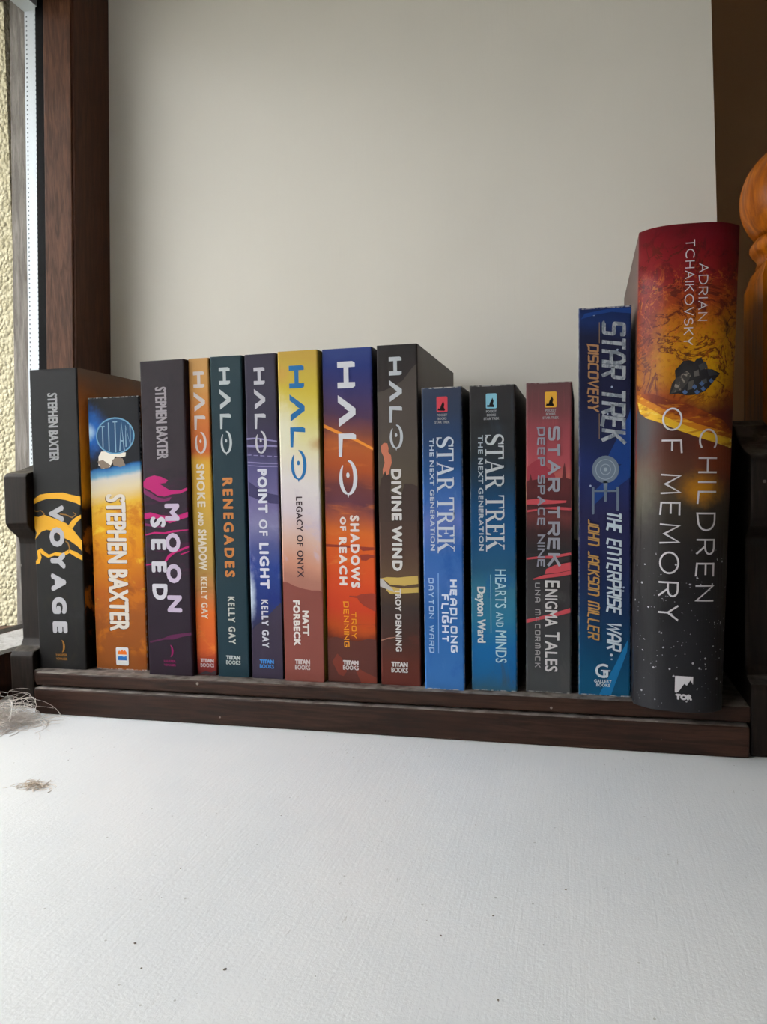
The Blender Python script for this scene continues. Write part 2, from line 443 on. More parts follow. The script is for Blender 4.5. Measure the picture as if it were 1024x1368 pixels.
def serif_glyph(ch):
    """bold roman capital as filled polygons"""
    o = []
    foot = lambda a, b: o.append(rect(a, 0, b, .05))
    if ch == 'T':
        o += [rect(.31, 0, .49, 1), rect(0, .93, .8, 1), [(0, .7), (.05, .7), (.1, .94), (0, .94)], [(.75, .7), (.8, .7), (.8, .94), (.7, .94)]]; foot(.2, .6); return o, .8
    if ch == 'A':
        o += [[(.06, 0), (.13, 0), (.44, .86), (.4, .98)], [(.36, 1), (.5, 1), (.86, 0), (.64, 0)], rect(.2, .3, .66, .37)]; foot(-.03, .24); foot(.54, .94); return o, .9
    if ch == 'R':
        o += [rect(.1, 0, .28, 1)]
        ribbon([(.2, .96), (.4, .96)] + arc(.42, .74, .2, .22, 90, -90, 2, 10) + [(.2, .5)], .05, o)
        o += [[(.56, .6), (.7, .64), (.7, .84), (.56, .88)], [(.34, .52), (.5, .54), (.88, 0), (.66, 0)]]; foot(0, .38); foot(.62, .94); o.append(rect(0, .95, .3, 1)); return o, .86
    if ch == 'E':
        o += [rect(.1, 0, .28, 1), rect(0, .94, .68, 1), rect(.1, .48, .52, .55), rect(0, 0, .7, .06), [(.62, .74), (.68, .74), (.68, 1), (.55, .95)], [(.64, .26), (.72, .26), (.7, 0), (.56, .05)], rect(.47, .4, .52, .64)]; return o, .72
    if ch == 'K':
        o += [rect(.1, 0, .28, 1), [(.28, .42), (.34, .46), (.74, .98), (.66, .98)], [(.34, .52), (.46, .66), (.9, 0), (.66, 0)]]; foot(0, .38); foot(.58, .98); o += [rect(0, .95, .38, 1), rect(.54, .95, .86, 1)]; return o, .92
    if ch == 'S':
        pts = arc(.34, .75, .25, .22, 30, 250, 2, 16) + arc(.34, .25, .27, .22, 70, -150, 2, 16)
        N = len(pts)
        for i in range(N - 1):
            t = i / (N - 2); hw = .045 + .06 * math.exp(-((t - .5) / .17) ** 2)
            ribbon([pts[i], pts[i + 1]], hw, o)
            ribbon(pts[max(i - 1, 0):i + 2], hw, o)
        o += [rect(.56, .7, .62, 1), rect(.04, 0, .1, .32)]; return o, .68
    return [], .32
def halo_glyph(ch):
    o = []
    if ch == 'H':
        o += [[(0, 0), (.36, 0), (.34, 1), (.1, 1), (0, .86)], [(1.24, 0), (1.6, 0), (1.6, .86), (1.5, 1), (1.26, 1)], rect(.3, .36, 1.3, .64)]; return o, 1.6
    if ch == 'A':
        o += [[(0, 0), (.44, 0), (1.02, .7), (1.14, 1), (.84, 1)], [(1.92, .04), (1.44, .04), (.9, .82), (.98, 1.0), (1.2, 1)], [(.7, .46), (.8, .36), (1.0, .62), (1.0, .86), (.9, .8)]]; return o, 1.92
    if ch == 'L':
        o += [[(0, 0), (.28, 0), (.38, 1), (.1, 1), (0, .84)], [(.1, 0), (1.4, 0), (1.4, .18), (.1, .26)]]; return o, 1.15
    if ch == 'O':
        N = 22
        def cres(a0, a1, rx, ry, th, cx=1.1, cy=.5):
            for i in range(N):
                q = []
                for j, s in ((i, 1), (i + 1, 1), (i + 1, -1), (i, -1)):
                    t = j / N; a = math.radians(a0 + (a1 - a0) * t)
                    h = th * (math.sin(math.pi * min(max(t, .02), .98)) ** .7) + .012
                    q.append((cx + (rx + s * h * 1.5) * math.cos(a), cy + (ry + s * h) * math.sin(a)))
                o.append(q)
        cres(178, -4, 1.0, .43, .1)
        cres(-2, -138, .98, .41, .085)
        o.append([(.96 + .17 * math.cos(k * .785), .5 + .1 * math.sin(k * .785)) for k in range(8)])
        o.append([(2.1, .44), (2.34, .5), (2.1, .56)])
        return o, 2.3
    return [], .3
_font_cache = {}
def bfont(s, spacing=1.0):
    """outline of a line of text from the built-in font: (verts, faces)"""
    key = (s, spacing)
    if key not in _font_cache:
        cu = bpy.data.curves.new('tmp', 'FONT'); cu.body = s; cu.size = 1.0; cu.resolution_u = 3; cu.space_character = spacing
        ob = bpy.data.objects.new('tmp', cu); COL.objects.link(ob)
        dg = bpy.context.evaluated_depsgraph_get()
        me = bpy.data.meshes.new_from_object(ob.evaluated_get(dg))
        _font_cache[key] = [tuple((me.vertices[i].co.x, me.vertices[i].co.y) for i in p.vertices) for p in me.polygons]
        bpy.data.objects.remove(ob); bpy.data.curves.remove(cu); bpy.data.meshes.remove(me)
    return _font_cache[key]
class Poly(list):
    """a polygon with a print layer, so that overlapping strokes are not coplanar"""
    lay = 0
def lay(p, k):
    q = Poly(p); q.lay = k
    return q
def text_polys(s, style, length, cap, weight=0.0, gap=0.22, shear=0.0):
    """polygons of a line of text filling length x cap (mm)"""
    out = []
    if style == 'gill':
        P = bfont(s, 1.0 + gap)
        xs = [x for p in P for x, y in p]; ys = [y for p in P for x, y in p]
        x0, x1, y0, y1 = min(xs), max(xs), min(ys), max(ys)
        if any(c.islower() for c in s): y0, y1 = 0.0, max(ys)
        h = weight / 2
        f = lambda x, y: (h + (x - x0) / (x1 - x0) * (length - weight), h + (y - y0) / (y1 - y0) * (cap - weight))
        for p in P:
            q = [f(*c) for c in p]
            for k, (dx, dy) in enumerate(((0, 0), (h, 0), (-h, 0), (0, h), (0, -h), (h * .7, h * .7), (-h * .7, -h * .7), (h * .7, -h * .7), (-h * .7, h * .7)) if weight else ((0, 0),)):
                out.append(lay([(x + dx, y + dy) for x, y in q], k))
    elif style in ('serif', 'halo'):
        gl = serif_glyph if style == 'serif' else halo_glyph
        x = 0; raw = []
        for k, c in enumerate(s):
            P, w = gl(c)
            raw += [[(x + a, b) for a, b in p] for p in P]
            x += w + gap
        x -= gap
        out = [lay([(a / x * length, b * cap) for a, b in p], k % 9) for k, p in enumerate(raw)]
    else:
        n = {'round': 2.0, 'square': 4.0, 'tech': 9.0}[style]
        x = 0; raw = []
        for c in s:
            L, w = stroke_glyph(c, n)
            raw += [[(x + a, b) for a, b in p] for p in L]
            x += w + gap + (.12 if style != 'round' else 0)
        x -= gap + (.12 if style != 'round' else 0)
        h = weight / 2
        if x < 1e-4: raw = [[(.5, b) for a, b in p] for p in raw]; x = 1.0
        kk = 0
        for p in raw:
            q = [(h + a / x * (length - weight), h + b * (cap - weight)) for a, b in p]
            # square ends: push out the ends of open strokes that lie on the box edge
            q = [list(c) for c in q]
            if abs(q[0][1] - h) < 1e-6: q[0][1] = 0
            if abs(q[-1][1] - h) < 1e-6: q[-1][1] = 0
            for c in (q[0], q[-1]):
                if abs(c[1] - (cap - h)) < 1e-6 and len(p) <= 5 and (abs(p[0][1] - p[1][1]) > .3 or abs(p[-1][1] - p[-2][1]) > .3): c[1] = cap
            tmp = []; ribbon(q, h, tmp); kk += 1
            out += [lay(c, kk % 9) for c in tmp]
    if shear: out = [lay([(x + shear * (y - cap / 2), y) for x, y in p], p.lay) for p in out]
    return out

# ------------------------------------------------------------------ books
GAIN = 1.0      # letters and drawn shapes
SG = 1.0        # spine colours, set book by book
def spine_mat(name, h, stops, amp=0.0, nscale=0.05, slope=0.0, aniso=(1, 1, 1), layers=(), rough=0.48, wear=0.0, w=30, coat=0.0):
    """printed spine: colour bands along the height (stops: z in mm, colour), warped by noise, with printed patches"""
    t = NT(name, rough, 0.13, coat)
    v = t.mm()
    sx = t.n('ShaderNodeSeparateXYZ'); t.link(v, sx.inputs[0])
    X, Z = sx.outputs[0], sx.outputs[2]
    z = Z
    if amp:
        n = t.noise(t.scale(v, aniso), nscale, 5, 0.6, 0.3)
        z = t.math('ADD', z, t.math('MULTIPLY', t.math('SUBTRACT', n, 0.5), amp * 2))
    if slope: z = t.math('ADD', z, t.math('MULTIPLY', X, slope))
    col = t.ramp(t.math('DIVIDE', z, h), [(a / h, rgb(c, SG)) for a, c in stops])
    for L in layers:
        if L[0] == 'blob':
            _, u, vv, ru, rv, c, s = L
            a = t.math('DIVIDE', t.math('SUBTRACT', X, u), ru); b = t.math('DIVIDE', t.math('SUBTRACT', Z, vv), rv)
            d = t.math('SQRT', t.math('ADD', t.math('MULTIPLY', a, a), t.math('MULTIPLY', b, b)))
            d = t.math('ADD', d, t.math('MULTIPLY', t.math('SUBTRACT', t.noise(v, 0.25, 3), 0.5), 0.5))
            f = t.math('MULTIPLY', t.step(d, 1.0, 0.1), s)
        elif L[0] == 'noise':
            _, sc, an, lo, hi, c, s = L[:7]
            f = t.math('MULTIPLY', t.step(t.noise(t.scale(v, an), sc, 6, 0.62, 0.5), lo, hi), s)
            if len(L) > 7: f = t.math('MULTIPLY', f, t.math('MULTIPLY', t.step(Z, L[7], L[7] + 6), t.step(Z, L[8], L[8] - 6)))
        elif L[0] == 'vein':
            _, sc, an, wd, c, s, za, zb = L
            f = t.math('ABSOLUTE', t.math('SUBTRACT', t.noise(t.scale(v, an), sc, 5, 0.6, 1.2), 0.5))
            f = t.math('MULTIPLY', t.step(f, wd, wd * .3), t.math('MULTIPLY', t.step(Z, za, za + 12), t.step(Z, zb, zb - 12)))
            f = t.math('MULTIPLY', f, s)
        elif L[0] == 'stars':
            _, sc, thr, c, s, za, zb = L
            vo = t.n('ShaderNodeTexVoronoi'); t.link(v, vo.inputs['Vector']); vo.inputs['Scale'].default_value = sc
            f = t.math('MULTIPLY', t.math('LESS_THAN', vo.outputs['Distance'], thr), t.math('GREATER_THAN', t.noise(v, 0.11, 2), 0.47))
            f = t.math('MULTIPLY', f, t.math('MULTIPLY', t.step(Z, za, za + 10), t.step(Z, zb, zb - 10)))
            f = t.math('MULTIPLY', f, s)
        col = t.mix(f, col, rgb(c, SG))
    if wear:
        e = t.math('MAXIMUM', t.math('GREATER_THAN', Z, h - 0.7), t.math('LESS_THAN', Z, 0.6))
        e = t.math('MAXIMUM', e, t.math('MULTIPLY', t.math('MAXIMUM', t.math('LESS_THAN', X, 0.35), t.math('GREATER_THAN', X, w - 0.35)), 0.5))
        e = t.math('MULTIPLY', e, t.step(t.noise(v, 0.5, 3), 0.4, 0.6))
        col = t.mix(t.math('MULTIPLY', e, wear), col, rgb((190, 188, 184)))
    t.color(col)
    return t.m
M_paper = None
def paper():
    t = NT('book_paper', 0.9, 0.1)
    n = t.noise(t.scale(t.mm(), (4.0, 0.2, 0.2)), 1.0, 3)
    t.color(t.mix(n, rgb((196, 184, 160)), rgb((224, 214, 192))))
    return t.m
M_paper = paper()
M_inner = flat('inner_cover_white', (220, 216, 206), 0.7)
INK = {}
def ink(c, rough=0.4, metal=0.0, gain=None):
    k = (c, rough, metal, gain)
    if k not in INK: INK[k] = flat('ink_%d_%d_%d' % c, c, rough, GAIN if gain is None else gain, metal, 0.15)
    return INK[k]
WHITE = (176, 174, 178)

class Book:
    def __init__(self, name, label, x0, y0, h, w, d, lean, smat, lmat, rmat, curve=None, uL=None, uR=None):
        self.h, self.w, self.curve = h, w, curve
        self.uL = uL or (lambda z: 0.0); self.uR = uR or (lambda z: w)
        self.o = empty(name, (x0 * MM, y0 * MM, max(lean, 0) * w * MM + 0.00005), (0, lean, 0))
        tag(self.o, label, 'book', 'books standing in the wooden trough')
        self.k = 0
        bm = bmesh.new()
        # outline of the cover in plan, outer and inner
        t = 0.45 if curve is None else 0.35
        levels = [0, h] if curve is None else [h * i / 8 for i in range(9)]
        def outline(z, inset):
            a, b = self.uL(z) + inset, self.uR(z) - inset
            if curve is None:
                r = 1.1 - inset
                p = [(a, d)] + [(a + r - r * math.cos(q), inset + r - r * math.sin(q)) for q in (0, .52, 1.05, 1.5708)]
                p += [(b - r + r * math.cos(q), inset + r - r * math.sin(q)) for q in (1.5708, 1.05, .52, 0)] + [(b, d)]
                return p
            N = 24
            p = [(a, d), (a, curve + 6)]
            for i in range(N + 1):
                s = i / N; e = -math.cos(math.pi * s)
                u = a + (b - a) * (e + 1) / 2
                p.append((u, inset + curve * abs(e) ** 3.2))
            return p + [(b, curve + 6), (b, d)]
        O = [[bm.verts.new(Vector((x, y, z)) * MM) for x, y in outline(z, 0)] for z in levels]
        I = [[bm.verts.new(Vector((x, y, z)) * MM) for x, y in outline(z, t)] for z in levels]
        n = len(O[0]); last = n - 2
        for a, b, c, e in zip(O, O[1:], I, I[1:]):
            for i in range(n - 1):
                f = bm.faces.new((a[i], a[i + 1], b[i + 1], b[i])); f.material_index = 1 if i == 0 else (2 if i == last else 0)
                if curve is not None: f.smooth = True
                g = bm.faces.new((c[i], e[i], e[i + 1], c[i + 1])); g.material_index = 3
            for i in (0, n - 1):
                f = bm.faces.new((a[i], b[i], e[i], c[i])); f.material_index = 3
        for r, s in ((O[0], I[0]), (O[-1], I[-1])):
            for i in range(n - 1):
                f = bm.faces.new((r[i], r[i + 1], s[i + 1], s[i])); f.material_index = 1 if i == 0 else (2 if i == last else 0)
        from_bm('cover' if curve is None else 'dust_jacket', bm, self.o, [smat, lmat, rmat, M_inner])
        if curve is None:
            box('page_block', t + .02, w - t - .02, 1.6, d - 0.4, 0.25, h - 0.3, M_paper, self.o)
        else:
            hb = 2.6
            box('page_block', hb + 1, w - hb - 1, curve + 3, d - 4, 4, h - 4, M_paper, self.o, bevel=1)
            for q, (a, b) in enumerate(((0.5, hb + .6), (w - hb - .6, w - 0.7))):
                box('cover_board', a, b, curve + 4, d - 1, 0.6, h - 0.8, ink((40, 38, 40)), self.o)
            box('headband', hb + 1.2, w - hb - 1.2, curve + 1.2, curve + 3, h - 5, h - 3.2, ink((120, 20, 20)), self.o, bevel=.4)
    def y(self, u, v):
        if self.curve is None: return 0.0
        a, b = self.uL(v), self.uR(v)
        e = max(-1, min(1, 2 * (u - a) / (b - a) - 1))
        return self.curve * abs(e) ** 3.2
    def print(self, name, polys, mat, clamp=True, label=None, step=1):
        """flat print on the spine; polygons in mm, u from the left edge, v from the foot"""
        self.k += step
        bm = bmesh.new()
        for p in polys:
            q = []
            for u, v in p:
                if clamp:
                    v = min(max(v, 0.15), self.h - 0.15)
                    u = min(max(u, self.uL(v) + 0.25), self.uR(v) - 0.25)
                if not q or (abs(q[-1][0] - u) + abs(q[-1][1] - v)) > 1e-5: q.append((u, v))
            if len(q) < 3: continue
            if len(q) > 6 and not isinstance(p, Poly):
                r = delaunay_2d_cdt([Vector(c) for c in q], [], [list(range(len(q)))], 1, 1e-4)
                vv = [bm.verts.new((c.x * MM, 0, c.y * MM)) for c in r[0]]
                for f in r[2]:
                    try: bm.faces.new([vv[i] for i in f])
                    except ValueError: pass
                continue
            yl = -0.003 * getattr(p, 'lay', 0) * MM
            try: f = bm.faces.new([bm.verts.new((u * MM, yl, v * MM)) for u, v in q])
            except ValueError: continue
        bmesh.ops.triangulate(bm, faces=bm.faces[:], ngon_method='EAR_CLIP')
        if self.curve is not None:
            for i in range(1, 32):
                bmesh.ops.bisect_plane(bm, geom=bm.verts[:] + bm.edges[:] + bm.faces[:], plane_co=((-3 + i * 1.55) * MM, 0, 0), plane_no=(1, 0, 0))
        for f in bm.faces:
            f.normal_update()
            if f.normal.y > 0: f.normal_flip()
        off = 0.035 * self.k + (0.03 if self.curve is not None else 0)
        for v in bm.verts: v.co.y += (self.y(v.co.x / MM, v.co.z / MM) - off) * MM
        me = bpy.data.meshes.new(name); bm.to_mesh(me); bm.free()
        o = link_obj(name, me, self.o, [mat])
        if label: o['label'] = label
        return o
    def down(self, s, style, ub, ut, v0, v1, weight=0.0, gap=0.22, shear=0.0):
        """polygons of text that reads down the spine between baseline ub and cap line ut"""
        P = text_polys(s, style, v0 - v1, ut - ub, weight, gap, shear)
        return [lay([(ub + y, v0 - x) for x, y in p], p.lay) for p in P]
    def across(self, s, style, u0, u1, v0, v1, weight=0.0, gap=0.22):
        P = text_polys(s, style, u1 - u0, v1 - v0, weight, gap)
        return [lay([(u0 + x, v0 + y) for x, y in p], p.lay) for p in P]
    def titan(self, u0, u1, vb, vt, c, c2=None):
        m = (vb + vt) / 2
        P = self.across('TITAN', 'gill', u0, u1, m + .2, vt, 0.5, 0.0) + self.across('BOOKS', 'gill', u0, u1, vb, m - .25, 0.16, 0.0)
        self.print('publisher_lettering', P, ink(c))
def disc(u, v, ru, rv, k=28): return [(u + ru * math.cos(2 * math.pi * i / k), v + rv * math.sin(2 * math.pi * i / k)) for i in range(k)]
def ring(u, v, ru, rv, t, k=32):
    o = []; ribbon(disc(u, v, ru, rv, k) + [disc(u, v, ru, rv, k)[0]], t / 2, o); return o
def crescent(u, v, r, open_left=True):
    a = [(u + r * .62 * math.cos(q), v + r * math.sin(q)) for q in [math.radians(-80 + 160 * i / 12) for i in range(13)]]
    b = [(u + r * .28 * math.cos(q) + .02, v + r * .96 * math.sin(q)) for q in [math.radians(80 - 160 * i / 12) for i in range(13)]]
    return a + b
def rrect(u0, v0, u1, v1, r): 
    o = []
    for cx, cy, a in ((u1 - r, v1 - r, 0), (u0 + r, v1 - r, 90), (u0 + r, v0 + r, 180), (u1 - r, v0 + r, 270)):
        o += [(cx + r * math.cos(math.radians(a + q)), cy + r * math.sin(math.radians(a + q))) for q in (0, 30, 60, 90)]
    return o
SHAPES = {
 'voy_crack':[[(-0.7,111.9),(4.8,114.9),(10.2,115.7),(16.8,116.1),(22.8,116.1),(28.6,114.6),(35.8,113.3),(36.0,107.6),(32.4,109.1),(24.6,111.2),(18.0,112.2),(10.0,112.1),(4.6,110.6),(-0.5,108.7)],[(-0.7,100.6),(3.5,100.2),(7.6,101.7),(12.2,100.2),(17.5,98.4),(24.0,96.1),(29.1,92.0),(36.0,84.6),(36.0,77.8),(31.9,81.2),(26.2,84.8),(21.0,86.9),(15.8,90.9),(9.2,91.8),(5.1,90.4),(0.6,85.8),(-0.8,85.2),(1.7,89.8),(-0.7,92.7)],[(25.2,93.8),(28.6,97.8),(31.3,99.7),(36.2,101.5),(36.4,99.2),(32.5,96.9),(28.8,92.4)],[(-0.5,68.8),(0.3,71.2),(2.0,72.8),(1.4,77.9),(4.7,79.6),(7.5,77.1),(10.5,75.4),(15.9,77.1),(20.6,76.5),(25.9,78.9),(30.5,77.5),(36.0,74.9),(35.9,71.8),(30.4,74.1),(26.1,76.6),(21.1,74.2),(14.5,74.8),(9.8,73.3),(5.6,75.3),(3.8,76.9),(4.7,73.6),(3.2,69.7)]],
 'voy_thin':[[(-0.3,104.9),(2.3,104.3),(5.7,104.8),(8.3,102.5),(6.8,99.6),(6.6,99.9),(7.5,102.4),(5.3,104.3),(2.3,103.6),(-0.2,104.2)],[(19.6,102.4),(24.2,102.0),(28.7,100.1),(31.4,101.7),(29.5,102.9),(29.8,103.4),(32.3,101.7),(28.8,99.3),(24.2,101.2),(19.7,101.8)],[(23.5,84.6),(25.5,83.5),(26.6,80.0),(25.6,77.1),(25.0,77.3),(25.7,80.0),(24.8,83.0),(23.2,83.9)]],
 'moo_swirl':[[(-0.1,121.9),(2.9,124.6),(7.9,125.8),(12.7,124.9),(17.5,122.6),(15.6,121.0),(11.4,120.6),(18.5,116.4),(25.8,116.3),(31.2,118.0),(31.3,116.2),(25.7,114.3),(19.7,113.9),(14.7,112.5),(9.9,113.2),(5.1,116.3),(-0.0,118.6)],[(-0.8,102.0),(4.6,102.7),(11.9,100.8),(18.0,100.4),(24.7,101.0),(31.1,102.8),(31.2,99.6),(25.2,98.0),(17.8,95.8),(11.8,98.3),(5.7,99.2),(-0.7,98.4)],[(-0.1,88.7),(6.6,90.4),(14.0,90.1),(20.1,91.4),(31.2,91.9),(31.2,91.4),(20.1,90.1),(14.0,89.0),(7.2,89.3),(-0.1,88.0)],[(0.0,69.9),(7.2,71.0),(13.4,72.2),(16.0,76.1),(20.3,78.3),(31.1,81.8),(31.2,80.5),(20.8,77.0),(17.1,74.4),(14.3,71.2),(7.2,70.0),(-0.0,69.1)],[(24.5,76.6),(31.2,78.5),(31.1,77.8),(24.7,75.8)]],
 'moo_dark':[[(-0.0,117.5),(5.0,115.2),(9.9,112.1),(14.7,111.2),(19.6,112.2),(18.3,110.1),(12.2,109.0),(6.1,111.3),(0.1,114.7)],[(0.1,95.9),(6.8,94.8),(14.1,93.7),(14.1,92.8),(6.8,93.5),(-0.0,94.3)]],
 'moo_mist':[[(1.1,21.1),(11.7,23.6),(15.5,25.4),(24.0,26.8),(31.6,27.6),(31.5,25.9),(24.0,24.6),(17.8,22.7),(11.7,22.5),(1.7,20.0)]],
 'leg_hill':[[(0.3,60.2),(3.6,59.6),(7.3,57.8),(12.8,56.2),(18.3,55.2),(22.9,55.2),(25.9,54.4),(24.9,0.6),(0.4,0.3)]],
 'leg_slash':[[(-0.8,129.7),(7.2,132.2),(16.5,135.4),(23.4,137.5),(25.7,138.2),(25.8,135.4),(20.2,134.0),(10.9,131.2),(3.4,127.5),(-0.7,125.4)]],
 'sha_streak':[[(0.4,153.8),(9.8,149.2),(19.5,145.1),(31.9,139.1),(31.9,137.5),(19.5,143.2),(9.7,147.3),(0.3,151.7)]],
 'sha_dark':[[(0.2,82.7),(13.4,81.8),(21.3,81.2),(31.1,80.7),(31.1,79.2),(23.2,78.6),(21.3,79.7),(13.4,80.5),(0.2,81.0)],[(21.2,76.4),(26.1,76.7),(31.5,76.0),(31.5,74.8),(27.6,74.3),(25.1,72.9),(22.1,73.1)],[(14.3,52.0),(18.8,51.9),(21.8,53.1),(27.7,53.7),(31.6,53.5),(31.4,42.8),(27.5,44.2),(23.6,46.0),(20.7,48.3),(19.3,50.7),(14.4,51.3)]],
 'sha_ground':[[(-0.2,26.1),(5.4,27.3),(12.3,25.6),(19.3,24.8),(25.2,26.6),(31.1,26.2),(31.2,0.4),(-0.2,-0.1)]],
 'sha_rock':[[(3.0,12.2),(6.2,17.1),(9.1,14.4),(12.0,6.7),(9.9,3.8),(6.9,4.6)],[(15.6,11.7),(21.9,7.2),(30.2,3.7),(30.2,0.3),(20.8,-0.1)]],
 'div_hill':[[(-0.1,170.7),(4.1,171.4),(9.9,173.9),(15.2,176.8),(18.5,180.8),(21.4,184.3),(23.5,186.0),(23.6,136.0),(23.1,95.4),(0.1,95.5)]],
 'div_figure':[[(1.9,139.5),(3.7,141.5),(5.8,141.2),(6.5,138.4),(6.3,136.1),(7.9,134.2),(8.3,130.0),(7.1,126.3),(6.5,123.5),(5.1,122.6),(4.4,125.4),(2.9,123.1),(2.9,126.4),(4.1,130.1),(3.4,133.8),(2.2,136.2)]],
 'div_rock':[[(0.4,114.3),(1.9,120.8),(4.4,124.0),(7.3,123.0),(8.1,117.9),(7.1,113.2),(9.9,110.4),(13.8,111.3),(15.8,117.8),(19.6,117.7),(23.3,116.2),(23.5,95.4),(0.3,95.5)]],
 'div_gold':[[(0.1,62.4),(4.5,63.4),(11.2,63.2),(17.9,64.0),(22.9,64.5),(23.1,59.8),(15.0,58.5),(6.3,59.0),(2.5,61.9)],[(4.9,58.2),(13.0,56.9),(23.1,57.8),(23.1,54.7),(15.9,54.2),(6.3,53.5),(3.9,55.8)]],
 'div_white':[[(-0.0,62.7),(2.0,62.1),(4.9,59.1),(7.3,57.1),(9.2,54.5),(4.4,56.3),(0.1,57.9)]],
 'div_line':[[(0.0,26.4),(4.9,27.9),(9.3,28.5),(9.3,28.1),(4.9,27.2),(0.2,25.7)]],
 'hea_glow':[[(8.2,66.6),(8.8,66.6),(8.4,20.7),(8.0,20.6)]],
 'eni_sky':[[(0.4,117.3),(1.8,118.1),(2.6,121.7),(3.4,118.1),(6.9,118.8),(12.5,119.5),(17.2,118.6),(19.5,119.3),(20.1,124.9),(20.7,127.7),(21.2,124.9),(21.6,119.3),(24.8,118.4),(25.1,77.6),(-0.2,77.5)]],
 'eni_hill':[[(0.6,125.4),(3.8,128.1),(6.9,129.7),(10.9,125.9),(15.6,121.0),(16.0,119.0),(0.6,117.3)]],
 'eni_red':[[(0.3,107.2),(6.2,107.9),(14.1,107.0),(21.9,106.9),(21.5,105.7),(14.1,105.0),(6.2,104.7),(0.3,104.7)],[(9.3,103.0),(17.2,103.4),(24.9,102.9),(24.9,101.5),(16.4,101.9),(9.3,102.5)],[(0.3,101.5),(6.2,102.3),(6.2,101.4),(0.6,100.3)]],
 'eni_redb':[[(0.0,75.0),(6.2,75.9),(14.1,76.5),(24.3,78.4),(24.5,77.0),(14.1,74.9),(6.2,74.7),(0.1,74.0)],[(3.8,63.4),(10.2,65.8),(17.3,66.8),(24.3,68.5),(24.3,66.3),(17.3,64.9),(11.0,64.0),(4.2,62.9)],[(11.0,69.0),(15.7,71.3),(24.2,73.0),(24.2,68.7),(17.3,67.1),(10.2,66.2)],[(-0.2,40.7),(6.2,42.1),(14.2,44.5),(24.0,47.8),(24.1,45.3),(14.2,42.3),(6.2,40.4),(-0.2,38.6)]],
 'eni_pale':[[(19.7,45.6),(24.1,47.4),(23.9,-0.2),(19.0,-0.4)],[(-0.6,15.5),(5.4,14.1),(5.4,-0.7),(-0.9,-0.0)]],
 'poi_ring':[[(0.4,147.2),(6.3,147.4),(13.9,146.1),(20.0,145.0),(20.0,144.3),(13.9,145.2),(6.3,146.4),(0.3,146.1)],[(0.5,143.2),(8.1,142.5),(15.7,142.7),(20.2,142.1),(20.2,141.2),(13.8,141.6),(8.1,141.3),(0.4,141.8)],[(0.6,133.0),(9.7,132.1),(20.7,131.6),(20.7,131.0),(9.7,131.4),(0.6,132.2)],[(0.6,130.9),(9.7,130.0),(20.6,129.5),(20.6,129.2),(9.6,129.5),(0.6,130.5)],[(0.3,137.1),(3.2,137.1),(3.2,136.6),(0.3,136.7)],[(4.6,136.8),(7.5,136.7),(7.4,136.2),(4.6,136.4)],[(8.9,136.5),(11.7,136.3),(11.7,135.9),(8.9,136.0)],[(13.6,136.2),(16.5,136.0),(16.5,135.6),(13.6,135.7)],[(17.9,135.9),(20.6,135.7),(20.6,135.3),(17.9,135.4)]],
 'poi_band':[[(0.8,120.9),(5.5,117.7),(13.0,113.6),(21.0,112.2),(21.2,106.9),(14.8,107.4),(7.2,109.7),(1.0,112.0)]],
 'poi_hill':[[(0.1,29.0),(3.1,32.3),(6.1,34.6),(9.1,37.8),(12.9,40.2),(16.9,44.3),(20.7,47.1),(20.7,0.0),(-0.0,-0.2)]],
 'poi_white':[[(-0.1,55.2),(1.9,56.6),(3.7,53.9),(4.0,46.7),(2.4,39.5),(1.2,32.2),(-0.0,29.5)]],
 'chi_ship':[[(12.9,158.9),(14.0,164.1),(15.7,166.8),(15.2,170.7),(16.9,172.5),(19.1,175.2),(22.2,175.5),(24.0,174.4),(25.3,176.2),(27.5,176.6),(28.5,174.2),(27.6,172.8),(29.4,171.0),(32.5,170.9),(36.5,169.0),(34.4,166.4),(31.4,162.3),(29.3,160.0),(25.3,158.5),(20.8,158.2),(17.2,159.2)]],
 'chi_shipl':[[(15.7,166.8),(17.9,168.1),(20.6,170.4),(22.8,168.4),(21.2,164.2),(18.1,160.6),(13.6,159.3),(15.3,163.1)]],
 'chi_win':[[(18.9,159.8),(20.1,161.1),(21.4,159.7),(20.2,158.5)],[(23.3,162.4),(24.6,163.6),(25.8,162.3),(24.6,161.0)],[(26.6,163.9),(27.8,165.2),(29.1,163.8),(27.9,162.5)],[(24.5,159.8),(25.7,161.0),(27.0,159.7),(25.7,158.4)],[(27.4,161.3),(28.6,162.6),(29.8,161.2),(28.6,160.0)],[(31.0,165.3),(32.2,166.6),(33.5,165.2),(32.3,163.9)]],
 'chi_rim':[[(-1.6,155.2),(2.8,152.2),(9.3,148.1),(17.6,143.9),(26.6,140.3),(35.5,138.1),(44.8,136.4),(44.6,132.5),(35.6,134.8),(26.7,137.7),(17.6,141.1),(8.5,145.2),(2.9,147.4),(-0.3,150.4)]],
 'chi_rimd':[[(-0.5,160.0),(4.5,159.8),(11.9,157.0),(20.9,154.3),(29.9,150.1),(38.8,146.0),(44.9,141.1),(44.8,136.9),(35.5,139.5),(24.8,142.7),(17.5,145.4),(9.3,149.5),(2.8,153.6),(-1.4,157.1)]],
 'chi_low':[[(-1.6,152.3),(-0.3,150.2),(3.0,147.2),(8.5,145.0),(17.6,140.9),(26.7,137.5),(35.6,134.6),(44.6,132.3),(44.6,124.4),(-1.2,125.5)]],
